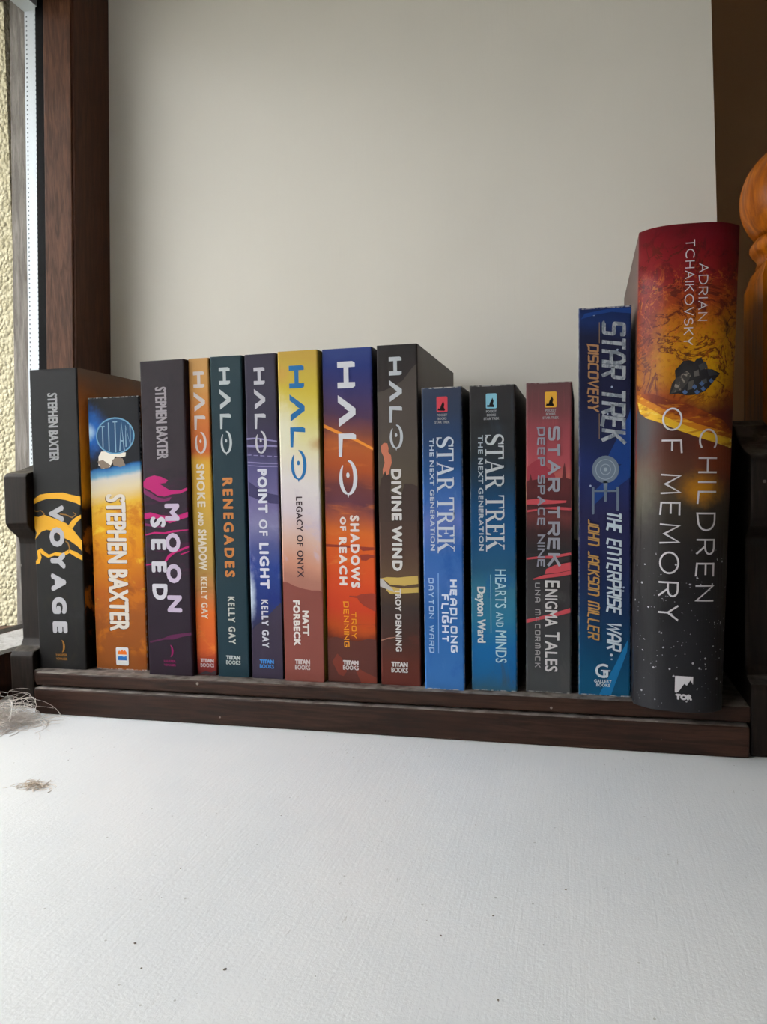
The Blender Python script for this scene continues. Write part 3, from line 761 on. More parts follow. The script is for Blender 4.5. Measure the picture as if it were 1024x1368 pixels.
 'chi_vein':[[(4.1,201.7),(3.7,207.4),(6.2,210.0),(10.7,212.5),(16.0,214.0),(17.3,215.7),(17.8,213.4),(12.5,211.0),(7.6,208.8),(4.9,206.8),(5.1,200.7)],[(23.6,192.8),(25.9,190.7),(29.1,186.8),(31.8,182.9),(30.6,177.3),(29.3,177.4),(29.6,182.1),(27.3,185.5),(24.6,189.0),(22.9,191.9)],[(30.9,223.9),(30.0,221.2),(31.8,219.6),(29.7,214.7),(30.2,219.8),(29.0,221.3)],[(37.6,199.3),(40.1,203.7),(42.6,206.3),(43.0,205.7),(40.8,202.7),(38.1,199.0)],[(36.6,167.2),(41.0,166.3),(43.8,162.6),(41.0,164.1),(37.0,165.9)]],
 'chi_dark':[[(4.2,217.3),(7.8,219.3),(10.5,221.0),(14.1,218.3),(16.0,214.9),(12.5,213.3),(10.7,209.7),(8.0,211.3),(6.6,214.3)],[(4.6,243.1),(11.8,243.4),(12.0,234.9),(8.6,225.9),(5.0,224.3),(3.1,231.1)],[(-2.1,192.6),(0.6,194.3),(3.0,188.5),(1.7,184.7),(-1.4,183.0)],[(-1.2,169.6),(2.6,166.5),(6.3,164.5),(11.8,159.4),(4.5,159.8),(-1.0,161.9)],[(24.5,194.6),(28.1,191.5),(29.1,187.7),(28.3,181.2),(26.0,184.2),(23.7,189.0)],[(28.3,183.1),(32.7,181.0),(31.9,177.3),(29.3,176.5)]],
 'tit_cloud':[[(-0.2,120.9),(12.2,123.0),(25.1,124.1),(38.0,124.7),(38.2,116.9),(28.5,113.7),(16.8,109.3),(6.5,109.4),(-0.2,106.0)]],
 'tit_rock':[[(7.0,139.0),(9.1,142.1),(14.2,142.2),(18.0,141.2),(21.9,141.8),(27.0,141.0),(26.6,138.7),(23.0,138.0),(19.2,138.7),(17.2,135.4),(15.1,132.0),(9.9,131.0),(6.8,133.3)]],
 'tit_rockb':[[(16.8,136.5),(20.5,138.1),(24.5,137.4),(26.4,132.9),(22.8,131.8),(17.7,133.1)],[(6.2,135.9),(10.1,136.7),(15.8,133.1),(13.8,131.4),(8.6,131.2)]],
 'ent_light':[[(25.9,31.6),(25.3,24.7),(17.0,0.4),(10.9,0.8),(19.3,17.6)]],
 'ent_band':[[(0.6,94.5),(8.5,103.8),(16.8,110.5),(27.5,116.5),(27.3,89.4),(19.2,89.4),(9.7,89.4),(0.6,78.2)]],
 'ent_top':[[(3.3,207.1),(15.3,208.8),(28.6,208.9),(28.6,205.8),(17.3,207.2),(9.3,206.2),(1.3,204.2)],[(26.2,152.5),(28.7,156.5),(28.8,125.9),(13.4,126.3),(20.3,140.4)]],
 'ent_bluem':[[(26.8,130.0),(26.9,119.0),(19.2,112.9),(13.3,109.3),(7.3,103.2),(8.5,111.9),(21.6,125.2)]],
}
def cover_mat(name, a, b, h, stops=None, layers=(), gain=None):
    global SG
    keep = SG
    SG = gain or SG
    m = spine_mat(name, h, stops or [(0, a), (h, b)], amp=8, nscale=0.04, layers=layers, rough=0.36)
    SG = keep
    return m

# 1 --- black with yellow cracks
SG = 0.5
H1 = 196.5
K = (50, 50, 52)
B = Book('paperback_book', 'black paperback with yellow cracks across its spine, leftmost book in the row', -23.8, 2.6, H1, 35.7, 129, 0.001,
         spine_mat('black_cracked_spine', H1, [(0, (40, 38, 38)), (40, (44, 43, 42)), (80, (46, 46, 46)), (196, (54, 54, 56))], 8, layers=[('noise', 0.12, (1, 1, .5), .52, .75, (66, 62, 44), .45, 0, 60), ('noise', .08, (1, 1, 1), .5, .7, (58, 58, 60), .5)]),
         ink((30, 28, 28)),
         cover_mat('black_orange_cover', (20, 14, 10), (40, 26, 20), H1, [(0, (16, 12, 10)), (60, (26, 18, 12)), (105, (40, 26, 14)), (114, (244, 150, 30)), (140, (236, 140, 34)), (168, (206, 116, 46)), (184, (130, 84, 56)), (196, (104, 78, 64))], [('noise', .06, (1, 1, 1), .5, .6, (190, 110, 26), .6, 20, 120)], gain=1.2))
B.print('yellow_cracks', SHAPES['voy_crack'], ink((226, 166, 38)))
B.print('gold_cracks', SHAPES['voy_thin'], ink((150, 108, 42)))
B.print('author_lettering', B.down('STEPHEN BAXTER', 'gill', 13.4, 20.8, 180.9, 136.5, .6, .04), ink((150, 150, 152)))
B.print('title_lettering', B.down('VOYAGE', 'gill', 11.4, 22.8, 107.9, 23.6, 2.0, .65), ink(WHITE))
B.print('publisher_logo', [crescent(17.6, 15.0, 4.2)] + B.across('HARPER', 'gill', 13.3, 21.8, 8.4, 10.0, .1, .0) + B.across('VOYAGER', 'gill', 13.3, 21.8, 5.8, 7.4, .1, .0) , ink((150, 104, 40)))

# 2 --- short orange one with starry top
SG = 0.8
H2 = 177
B = Book('paperback_book', 'short orange paperback with starry black top and blue circular emblem', 16.0, 7.3, H2, 37.7, 110, 0.0,
         spine_mat('orange_cloud_spine', H2, [(0, (150, 82, 30)), (30, (160, 86, 28)), (50, (190, 100, 24)), (70, (228, 140, 16)), (92, (238, 166, 20)), (106, (240, 190, 60)), (115, (234, 216, 176)), (122, (222, 214, 204)), (124.5, (110, 170, 206)), (128.5, (36, 110, 176)), (130, (20, 22, 30)), (150, (22, 23, 30)), (177, (26, 26, 30))], 3, .05, slope=-0.16,
                   layers=[('noise', .045, (1, 1, 1.2), .48, .62, (206, 116, 18), .8, 8, 112), ('noise', .06, (1, 1, 1.6), .55, .7, (250, 206, 50), .85, 40, 116), ('noise', .05, (1, 1, 1), .56, .68, (150, 76, 24), .7, 0, 70),
                           ('blob', 0.5, 155, 17, 21, (24, 110, 204), 1.0), ('blob', 0.5, 155, 6, 7, (190, 226, 250), 1.0), ('stars', .16, .05, (150, 150, 160), .8, 128, 177)], w=37.7, wear=.7),
         ink((90, 50, 20)), ink((110, 60, 20)))
B.print('asteroids', SHAPES['tit_rock'], ink((226, 218, 204)))
B.print('asteroid_shade', SHAPES['tit_rockb'], ink((128, 112, 98)))
B.print('emblem_disc', [disc(19.7, 152.0, 13.4, 11.2)], ink((24, 66, 104)))
P = ring(19.7, 152.0, 13.6, 11.4, 0.9)
B.print('emblem_ring', P, ink((98, 150, 182), .3))
P = []
for i, (c, hh) in enumerate(zip('TITAN', (7.5, 10, 10.8, 10, 7.5))):
    u0 = 8.6 + i * 4.6; v = 152.2
    P += B.across(c, 'square', u0 + (1.2 if c == 'I' else 0), u0 + (2.6 if c == 'I' else 4.1), v - hh, v + hh * .85, 0.8)
B.print('title_lettering', P, ink((120, 156, 178), .3))
B.print('author_shadow', [lay([(u - .55, v - .35) for u, v in p], p.lay) for p in B.down('STEPHEN BAXTER', 'gill', 11.3, 25.8, 114.5, 25.3, 1.35, .04)], ink((92, 50, 22)))
B.print('author_lettering', B.down('STEPHEN BAXTER', 'gill', 11.3, 25.8, 114.5, 25.3, 1.15, .04), ink((208, 198, 186)))
B.print('publisher_logo', [rrect(15.2, 2.9, 24.4, 14.7, 1.0)], ink((205, 206, 206)))
B.print('logo_flame', [[(16.6, 10), (23, 10), (23, 11.6), (21.8, 13), (21, 12), (19.8, 13.4), (18.6, 12), (17.6, 12.6), (16.6, 11.4)]], ink((222, 110, 34)))
B.print('logo_water', [[(16.6, 6.2), (23, 6.2), (23, 9), (21, 8.6), (19, 9), (16.6, 8.6)]], ink((36, 104, 176)))

# 3 --- purple black with pink swirls
SG = 0.62
H3 = 197
B = Book('paperback_book', 'purple-black paperback with magenta swirls across its spine', 59.5, -0.6, H3, 30.7, 129, 0.0,
         spine_mat('purple_swirl_spine', H3, [(0, (50, 36, 50)), (60, (52, 40, 54)), (110, (58, 42, 58)), (135, (62, 52, 60)), (197, (62, 54, 60))], 6, layers=[('noise', .07, (.6, 1, 2.2), .5, .66, (96, 34, 78), .6, 60, 132), ('noise', .1, (1, 1, 1), .5, .7, (46, 40, 48), .5)], w=30.7),
         ink((30, 22, 30)), ink((34, 22, 34)))
B.print('magenta_swirls', SHAPES['moo_swirl'], ink((176, 22, 104)))
B.print('plum_swirls', SHAPES['moo_dark'], ink((112, 30, 84)))
B.print('plum_mist', SHAPES['moo_mist'], ink((84, 30, 68)))
B.print('author_lettering', B.down('STEPHEN BAXTER', 'gill', 10.3, 18.2, 180.6, 135.8, .6, .04), ink((150, 142, 148)))
B.print('title_lettering', B.down('MOON', 'gill', 14.5, 24.8, 108, 40, 1.4, 1.0), ink((186, 170, 192)))
B.print('title_lettering', B.down('SEED', 'gill', 4.3, 15.0, 99.9, 47.5, 1.4, 1.0), ink((192, 188, 196)))
B.print('publisher_logo', [crescent(15.4, 15.4, 3.9)] + B.across('HARPER', 'gill', 11.0, 19.2, 8.2, 9.6, .1, .0) + B.across('VOYAGER', 'gill', 11.0, 19.2, 5.8, 7.2, .1, .0), ink((140, 24, 92)))

# 4 --- thin tan and orange
SG = 0.9
H4 = 197.5
B = Book('paperback_book', 'tan and orange paperback, the thinnest spine in the row', 90.8, 3.4, H4, 13.9, 129, -0.0005,
         spine_mat('tan_orange_spine', H4, [(0, (110, 36, 40)), (8, (150, 50, 40)), (16, (214, 96, 44)), (40, (220, 106, 40)), (52, (190, 120, 66)), (66, (176, 138, 72)), (90, (190, 154, 70)), (112, (214, 168, 66)), (134, (216, 164, 56)), (138.5, (206, 120, 50)), (141, (196, 96, 48)), (160, (206, 120, 56)), (180, (206, 150, 82)), (197, (200, 152, 92))], 4, .06,
                   layers=[('noise', .1, (.5, 1, 1.6), .52, .66, (160, 110, 50), .6, 20, 70), ('noise', .12, (.5, 1, 1.2), .5, .66, (232, 128, 50), .7, 6, 50)], w=13.9),
         ink((120, 70, 30)), ink((120, 70, 30)))
B.print('series_lettering', B.down('HALO', 'halo', 3.4, 10.9, 189.4, 137.9, gap=.4), ink((196, 186, 182), .3))
B.print('title_lettering', B.down('SMOKE', 'gill', 3.7, 9.4, 132.4, 105.5, .55, .12) + B.down('AND', 'gill', 3.9, 7.6, 102.6, 93.8, .45, .05) + B.down('SHADOW', 'gill', 3.7, 9.4, 91.6, 66, .5, .08), ink((214, 202, 184)))
B.print('author_lettering', B.down('KELLY GAY', 'gill', 4.5, 8.9, 61.9, 35.7, .3, .16), ink((214, 200, 180)))
B.titan(2.8, 12.0, 5.1, 10.5, (190, 170, 172))
B.print('dark_wreck', [[(0.5, .4), (13.4, .4), (13.4, 3.4), (10, 1.8), (6, 2.6), (3, 1.2)]], ink((60, 50, 54)))

# 5 --- dark teal
SG = 0.78
H5 = 197.6
B = Book('paperback_book', 'dark teal paperback with orange title lettering', 106.0, 2.4, H5, 21.1, 129, 0.0,
         spine_mat('dark_teal_spine', H5, [(0, (34, 60, 72)), (60, (34, 58, 68)), (140, (38, 60, 70)), (197, (44, 66, 74))], 10, layers=[('noise', .05, (1, 1, .6), .45, .75, (46, 66, 74), .6)], w=21.1),
         ink((24, 40, 46)), ink((24, 40, 46)))
B.print('series_lettering', B.down('HALO', 'halo', 6.0, 13.2, 190.8, 137.3, gap=.4), ink((176, 182, 184), .3))
B.print('title_lettering', B.down('RENEGADES', 'gill', 6.4, 13.2, 123.5, 62.1, .75, .42), ink((190, 120, 62)))
B.print('author_lettering', B.down('KELLY GAY', 'gill', 7.8, 12.5, 50.1, 20.4, .45, .32), ink((186, 186, 178)))
B.titan(5.7, 15.3, 7.7, 13.3, (176, 184, 184))

# 6 --- violet and blue
SG = 0.75
H6 = 197.5
B = Book('paperback_book', 'dark violet and blue paperback with a ringed structure on its spine', 129.0, 2.2, H6, 20.4, 129, 0.0,
         spine_mat('violet_blue_spine', H6, [(0, (52, 46, 66)), (30, (48, 46, 74)), (50, (40, 60, 130)), (68, (46, 72, 150)), (80, (84, 92, 150)), (95, (140, 136, 178)), (106, (120, 112, 160)), (128, (96, 92, 140)), (140, (70, 64, 98)), (150, (66, 60, 88)), (158, (62, 58, 78)), (197, (66, 62, 78))], 6, .06,
                   layers=[('noise', .06, (1, 1, 1), .5, .66, (150, 150, 196), .6, 60, 120), ('noise', .07, (1, 1, .8), .52, .66, (34, 50, 130), .7, 30, 80), ('blob', 0, 50, 5, 20, (206, 218, 238), 1.0)], w=20.4),
         ink((34, 30, 46)), ink((30, 26, 40)))
B.print('ring_band', SHAPES['poi_band'], ink((58, 54, 92)))
B.print('ring_lines', SHAPES['poi_ring'], ink((134, 128, 170)))
B.print('dark_hill', SHAPES['poi_hill'], ink((56, 48, 66)))
B.print('series_lettering', B.down('HALO', 'halo', 6.0, 13.1, 189.5, 136.7, gap=.4), ink((184, 182, 190), .3))
B.print('title_lettering', B.down('POINT', 'gill', 6.8, 13.0, 128.3, 101.5, .8, .18) + B.down('OF', 'gill', 7.0, 12.6, 97.6, 87.6, .4, .18) + B.down('LIGHT', 'gill', 6.8, 13.0, 83.4, 55.3, .8, .2), ink((204, 204, 216)))
B.print('author_lettering', B.down('KELLY GAY', 'gill', 7.2, 11.7, 48.7, 19.0, .45, .32), ink((190, 190, 200)))
B.titan(5.2, 14.5, 6.3, 11.8, (64, 130, 200))

# 7 --- yellow topped
SG = 0.85
H7 = 197.5
B = Book('paperback_book', 'yellow-topped paperback fading through white to brown, with blue series lettering', 151.4, -0.7, H7, 25.3, 129, 0.001,
         spine_mat('yellow_white_spine', H7, [(0, (130, 70, 60)), (66, (176, 120, 104)), (74, (206, 146, 122)), (88, (214, 176, 160)), (104, (214, 200, 206)), (122, (226, 218, 216)), (136, (232, 222, 200)), (148, (230, 222, 168)), (164, (224, 208, 110)), (178, (214, 190, 70)), (190, (206, 178, 72)), (197, (204, 168, 76))], 5, .05, slope=.25,
                   layers=[('noise', .06, (1, 1, 1), .5, .64, (196, 182, 202), .6, 70, 120), ('blob', 3, 150, 12, 26, (236, 232, 210), .8), ('blob', 2, 184, 9, 10, (214, 166, 84), .7), ('blob', 25, 142, 9, 6, (200, 160, 112), .8)], w=25.3),
         ink((150, 120, 60)), ink((150, 130, 40)))
B.print('brown_hill', SHAPES['leg_hill'], ink((128, 70, 62)))
B.print('series_lettering', B.down('HALO', 'halo', 7.2, 16.6, 188.9, 119.9, gap=.4), ink((34, 104, 160), .3))
B.print('title_lettering', B.down('LEGACY OF ONYX', 'gill', 9.8, 13.8, 111.2, 62.9, .25, .12), ink((60, 44, 50)))
B.print('author_lettering', B.down('MATT', 'gill', 12.2, 16.4, 43.0, 27.8, .6, .12) + B.down('FORBECK', 'gill', 6.4, 10.8, 49.1, 21.6, .6, .1), ink((214, 206, 200)))
B.titan(6.9, 16.5, 7.1, 13.4, (196, 182, 180))

# 8 --- blue to orange sunset
SG = 0.78
H8 = 197.5
B = Book('paperback_book', 'wide paperback with a blue to orange sunset spine and white lettering', 178.1, 1.6, H8, 30.6, 129, 0.003,
         spine_mat('sunset_spine', H8, [(0, (76, 38, 36)), (26, (96, 44, 36)), (34, (200, 84, 34)), (46, (216, 72, 40)), (62, (226, 82, 40)), (80, (232, 100, 40)), (92, (226, 112, 46)), (100, (180, 92, 66)), (108, (110, 62, 74)), (118, (122, 66, 66)), (130, (190, 90, 46)), (142, (196, 104, 54)), (150, (140, 78, 66)), (160, (88, 62, 92)), (174, (66, 60, 112)), (190, (48, 62, 130)), (197, (60, 76, 140))], 6, .045, slope=.12,
                   layers=[('noise', .06, (.6, 1, 2), .54, .7, (236, 130, 56), .55, 40, 150), ('noise', .08, (.6, 1, 2), .55, .7, (96, 50, 50), .55, 0, 40)], w=30.6),
         ink((50, 40, 50)), ink((30, 26, 40)))
B.print('light_streak', SHAPES['sha_streak'], ink((232, 142, 52)))
B.print('ship_silhouettes', SHAPES['sha_dark'], ink((146, 58, 42)))
B.print('dark_ground', SHAPES['sha_ground'], ink((92, 50, 44)))
B.print('rocks', SHAPES['sha_rock'], ink((122, 56, 44)))
B.print('series_lettering', B.down('HALO', 'halo', 9.5, 20.2, 189.8, 110.3, gap=.4), ink((206, 206, 212), .3))
B.print('title_lettering', B.down('SHADOWS', 'gill', 15.6, 21.2, 99.6, 56.8, .75, .3) + B.down('OF', 'gill', 9.4, 13.2, 98.8, 90.6, .5, .3) + B.down('REACH', 'gill', 8.4, 13.4, 86.6, 58.2, .7, .3), ink((222, 206, 200)))
B.print('author_lettering', B.down('TROY', 'tech', 15.5, 18.4, 42.5, 26.6, .55, .2) + B.down('DENNING', 'tech', 10.7, 13.9, 48.6, 21.2, .6, .2), ink((230, 150, 36)))
B.titan(9.7, 19.3, 7.7, 13.4, (200, 190, 190))

# 9 --- dark brown with figure
SG = 0.68
H9 = 197.6
B = Book('paperback_book', 'dark grey-brown paperback with a small peach figure on its spine', 211.2, 0.9, H9, 24.1, 129, 0.005,
         spine_mat('brown_plain_spine', H9, [(0, (116, 56, 48)), (12, (110, 56, 46)), (28, (84, 56, 50)), (46, (74, 60, 56)), (52, (90, 70, 56)), (64, (112, 86, 66)), (80, (96, 72, 62)), (100, (88, 70, 62)), (197, (58, 55, 56))], 4, .05,
                   layers=[('noise', .06, (.6, 1, 1.5), .52, .7, (124, 60, 48), .5, 0, 34)], w=24.1),
         ink((44, 38, 36)), cover_mat('brown_hazy_cover', (80, 60, 54), (76, 60, 54), H9, [(0, (80, 50, 46)), (120, (86, 66, 58)), (170, (104, 82, 72)), (190, (92, 74, 66)), (197, (80, 66, 62))]))
B.print('grey_hillside', SHAPES['div_hill'], spine_mat('grey_hill_print', H9, [(0, (90, 70, 62)), (70, (92, 74, 64)), (100, (86, 70, 62)), (120, (104, 92, 78)), (150, (98, 88, 82)), (197, (94, 86, 82))], 3))
B.print('dark_rocks', SHAPES['div_rock'], spine_mat('dark_rock_print', H9, [(0, (84, 66, 60)), (76, (100, 78, 66)), (100, (82, 66, 60)), (197, (76, 62, 58))], 4))
B.print('peach_figure', SHAPES['div_figure'], ink((196, 118, 92)))
B.print('gold_cloud', SHAPES['div_gold'], ink((192, 162, 88)))
B.print('white_sail', SHAPES['div_white'], ink((176, 170, 168)))
B.print('pale_trail', SHAPES['div_line'], ink((150, 108, 92)))
B.print('series_lettering', B.down('HALO', 'halo', 7.4, 14.9, 190.6, 137, gap=.4), ink((186, 190, 196), .3))
B.print('title_lettering', B.down('DIVINE WIND', 'gill', 7.8, 13.9, 126.2, 67.1, .85, .16), ink((206, 202, 200)))
B.print('author_lettering', B.down('TROY DENNING', 'gill', 9.3, 12.9, 56.7, 19.8, .4, .12), ink((204, 200, 198)))
B.titan(6.4, 16.3, 7.5, 13.8, (200, 194, 192))

# small paperbacks 10-12: emblem and publisher lines
def pocket(B, u0, u1, v0, v1, c):
    B.print('publisher_emblem', [rrect(u0, v0, u1, v1, .7)], ink(c))
    w, h = u1 - u0, v1 - v0
    B.print('emblem_mark', [[(u0 + w * a, v0 + h * b) for a, b in ((.08, .12), (.3, .1), (.72, .08), (.78, .16), (.66, .3), (.72, .5), (.6, .72), (.5, .56), (.38, .4), (.3, .22), (.14, .26))]], ink((28, 24, 26)))
    m = (u0 + u1) / 2
    P = B.across('POCKET', 'gill', m - 2.9, m + 2.9, v0 - 2.3, v0 - .9, .12, 0) + B.across('BOOKS', 'gill', m - 2.5, m + 2.5, v0 - 4.3, v0 - 2.9, .12, 0) + B.across('STAR TREK', 'gill', m - 4.3, m + 4.3, v0 - 6.3, v0 - 4.9, .12, 0)
    B.print('publisher_lettering', P, ink((150, 150, 154)))
SG = 0.85
H10 = 171.4
B = Book('small_paperback_book', 'small bright blue paperback with a red emblem near the top of its spine', 238.4, -4.1, H10, 23.0, 105, 0.005,
         spine_mat('bright_blue_spine', H10, [(0, (60, 116, 182)), (30, (52, 110, 178)), (46, (48, 104, 172)), (62, (70, 114, 186)), (76, (60, 108, 178)), (96, (98, 120, 190)), (108, (66, 108, 176)), (124, (44, 86, 140)), (140, (46, 72, 112)), (158, (54, 66, 90)), (171, (58, 66, 86))], 6, .04,
                   layers=[('noise', .05, (1, 1, .7), .5, .68, (34, 92, 166), .7, 0, 120), ('noise', .12, (1.2, 1, .4), .55, .75, (100, 136, 196), .45, 10, 120)], w=23, wear=.9),
         ink((30, 44, 70)), ink((18, 26, 42)))
pocket(B, 8.7, 14.9, 157.4, 166.1, (206, 70, 84))
B.print('pale_line', SHAPES['hea_glow'], ink((120, 160, 214)))
B.print('series_lettering', B.down('STAR TREK', 'serif', 8.4, 18.0, 143.7, 78.5, gap=.04), ink((190, 198, 210)))
B.print('subtitle_lettering', B.down('THE NEXT GENERATION', 'gill', 4.3, 6.9, 142.9, 79.4, .25, .12), ink((176, 188, 206)))
B.print('title_lettering', B.down('HEADLONG', 'tech', 15.3, 19.1, 63.1, 21.4, .95, .28) + B.down('FLIGHT', 'tech', 10.4, 14.2, 54.7, 27.2, .95, .28), ink((204, 216, 234)))
B.print('author_lettering', B.down('DAYTON WARD', 'tech', 3.0, 5.8, 63.8, 21.0, .55, .28), ink((160, 188, 222)))
SG = 0.8
H11 = 171.5
B = Book('small_paperback_book', 'small charcoal and blue paperback with a pale blue emblem near its top', 265.0, -1.7, H11, 25.5, 105, 0.006,
         spine_mat('charcoal_blue_spine', H11, [(0, (52, 96, 122)), (10, (30, 104, 160)), (24, (26, 108, 170)), (40, (46, 124, 160)), (58, (56, 120, 148)), (70, (40, 92, 128)), (90, (26, 84, 132)), (104, (28, 78, 122)), (118, (34, 62, 86)), (132, (46, 52, 58)), (150, (52, 52, 54)), (171, (56, 54, 56))], 7, .05,
                   layers=[('noise', .07, (1, 1, .6), .52, .68, (20, 96, 160), .6, 0, 70), ('noise', .09, (1, 1, .5), .55, .72, (64, 84, 96), .7, 0, 30), ('noise', .06, (1.4, 1, .3), .55, .75, (62, 76, 92), .5, 60, 171)], w=25.5, wear=.7),
         ink((30, 32, 36)), ink((22, 24, 28)))
pocket(B, 9.3, 15.3, 158.5, 166.8, (130, 186, 206))
B.print('pale_line', [[(11.0, 32.8), (11.3, 32.8), (11.3, 65.8), (11.0, 65.8)]], ink((140, 190, 206)))
B.print('series_lettering', B.down('STAR TREK', 'serif', 8.8, 19.0, 144.3, 79.3, gap=.04), ink((186, 190, 194)))
B.print('subtitle_lettering', B.down('THE NEXT GENERATION', 'gill', 4.7, 7.5, 143.9, 79.2, .25, .12), ink((168, 178, 188)))
B.print('title_lettering', B.down('HEARTS', 'gill', 13.6, 19.8, 68.8, 47.2, .12, .06) + B.down('AND', 'gill', 14.0, 18.2, 44.8, 36.6, .08, .06) + B.down('MINDS', 'gill', 13.6, 19.8, 34.4, 16.2, .12, .06), ink((166, 200, 212)))
B.print('author_lettering', B.down('Dayton Ward', 'gill', 3.6, 8.2, 58.9, 27.1, .45, 0.0), ink((196, 204, 206)))
SG = 0.85
H12 = 171.6
B = Book('small_paperback_book', 'small maroon and black paperback with a yellow emblem near its top', 295.2, -0.2, H12, 24.7, 105, 0.012,
         spine_mat('maroon_black_spine', H12, [(0, (76, 78, 80)), (20, (66, 68, 70)), (50, (58, 56, 58)), (70, (54, 50, 52)), (84, (56, 50, 52)), (100, (92, 54, 58)), (104, (196, 116, 92)), (110, (206, 134, 104)), (117, (196, 108, 96)), (128, (176, 82, 90)), (144, (156, 76, 84)), (156, (122, 72, 76)), (171, (104, 70, 72))], 3, .05,
                   layers=[('noise', .2, (2, 1, .12), .5, .75, (180, 90, 96), .35, 110, 171), ('noise', .08, (1, 1, .6), .52, .68, (86, 84, 84), .5, 0, 60)], w=24.7, wear=.4),
         ink((50, 30, 32)), ink((16, 12, 14)))
pocket(B, 10.2, 16.5, 157.8, 166.4, (218, 164, 60))
B.print('red_hill', SHAPES['eni_hill'], ink((150, 58, 70)))
B.print('dark_skyline', SHAPES['eni_sky'], spine_mat('skyline_print', H12, [(0, (50, 48, 50)), (80, (50, 46, 48)), (90, (66, 44, 46)), (98, (112, 58, 58)), (104, (74, 40, 44)), (112, (96, 46, 48)), (171, (96, 46, 48))], 4, .1, aniso=(2, 1, .4)))
for p in SHAPES['eni_red'] + SHAPES['eni_redb']: B.print('red_band', [p], ink((186, 74, 82)))
B.print('series_lettering', B.down('STAR TREK', 'square', 12.0, 18.4, 147.5, 70.1, 1.45, .16), ink((146, 146, 156), .3))
B.print('subtitle_lettering', B.down('DEEP SPACE NINE', 'square', 6.4, 10.4, 147.3, 69.8, .95, .16), ink((138, 138, 150), .3))
B.print('title_lettering', B.down('E', 'gill', 10.4, 18.2, 62.7, 58.9, .3, 0) + B.down('NIGMA', 'gill', 10.4, 17.2, 57.9, 37.2, .3, .06) + B.down('T', 'gill', 10.4, 18.2, 34.2, 29.6, .3, 0) + B.down('ALES', 'gill', 10.4, 17.2, 29.0, 11.9, .3, .06), ink((196, 192, 192)))
B.print('author_lettering', B.down('UNA M', 'tech', 5.0, 7.9, 61.3, 43.2, .5, .3) + B.down('C', 'tech', 5.4, 7.3, 42.2, 39.4, .36, .2) + B.down('CORMACK', 'tech', 5.0, 7.9, 38.4, 13.8, .5, .3), ink((152, 148, 150)))

# 13 --- tall navy
SG = 0.9
H13 = 210
B = Book('trade_paperback_book', 'tall navy blue paperback with a grey spacecraft and silver lettering', 323.8, -1.3, H13, 27.3, 134, 0.009,
         spine_mat('navy_star_spine', H13, [(0, (16, 84, 120)), (26, (16, 66, 102)), (48, (22, 48, 84)), (76, (34, 40, 78)), (100, (40, 40, 78)), (126, (34, 46, 98)), (138, (34, 42, 80)), (160, (32, 35, 64)), (196, (30, 34, 62)), (204, (30, 48, 98)), (210, (28, 44, 90))], 4, .05, slope=.2,
                   layers=[('stars', .14, .075, (170, 184, 206), .9, -20, 230)], w=27.3, wear=.7),
         ink((26, 28, 60)), ink((20, 24, 50)))
for p in SHAPES['ent_top'] + SHAPES['ent_bluem']: B.print('blue_ray', [p], ink((28, 60, 124)))
B.print('pale_ray', SHAPES['ent_light'], ink((24, 108, 160)))
craft = disc(14.1, 123.3, 7.0, 7.4)
B.print('spacecraft', [craft, [(13.0, 117), (15.2, 117), (14.7, 106), (13.5, 106)], [(8, 112.2), (20, 112.2), (20, 111.2), (8, 111.2)], rrect(7.1, 99, 8.3, 114, .5), rrect(19.8, 101, 21.0, 114, .5)], ink((104, 118, 134)))
B.print('spacecraft_detail', ring(14.1, 123.3, 5.0, 5.3, .35) + ring(14.1, 123.3, 2.6, 2.8, .35) + [disc(14.1, 123.3, 1.0, 1.0, 10)], ink((146, 158, 170)))
for p in (rect(10.7, 190.9, 11.0, 202), rect(10.7, 139.7, 11.0, 153.3)): B.print('gold_line', [p], ink((150, 124, 90)))
SIL = spine_mat('silver_lettering', H13, [(0, (150, 158, 166)), (210, (170, 176, 182))], 0, layers=[('noise', .35, (1, 1, .5), .45, .55, (96, 108, 120), .7)], rough=.3)
B.print('series_lettering', B.down('STAR', 'tech', 12.2, 24.4, 202.0, 171.6, 1.9, .12, .16) + B.down('TREK', 'tech', 12.2, 24.4, 166.6, 137.0, 1.9, .12, .16), SIL)
B.print('subtitle_lettering', B.down('DISCOVERY', 'tech', 4.9, 10.6, 190.4, 154.2, 1.0, .14, .16), ink((160, 122, 86), .3))
B.print('title_lettering', B.down('THE', 'tech', 14.9, 22.4, 100.6, 89.2, 1.15, .12, .2) + B.down('EnTERPRISE', 'tech', 14.9, 22.4, 85.6, 45.0, 1.1, .14, .2) + B.down('WAR', 'tech', 14.9, 22.4, 40.6, 25.0, 1.15, .12, .2) + [disc(17.2, 22.6, .8, .8, 10)], ink((186, 198, 208), .3))
B.print('author_lettering', B.down('JOHn', 'tech', 5.0, 11.0, 96.0, 82.0, .85, .14, .2) + B.down('JACKSOn', 'tech', 5.0, 11.0, 78.8, 54.8, .85, .14, .2) + B.down('MILLER', 'tech', 5.0, 11.0, 51.6, 30.8, .85, .14, .2), ink((176, 136, 80), .3))
B.print('publisher_logo', B.across('G', 'gill', 8.8, 15.6, 9.9, 17.7, .3, 0) + [rect(13.0, 9.9, 13.9, 14.2), rect(11.8, 13.6, 16.8, 14.3), rect(14.6, 10.0, 15.2, 13.6)] + B.across('GALLERY', 'gill', 8.2, 17.4, 7.2, 9.0, .12, .1) + B.across('BOOKS', 'gill', 9.4, 16.5, 5.1, 6.8, .12, .1), ink((190, 200, 208)))

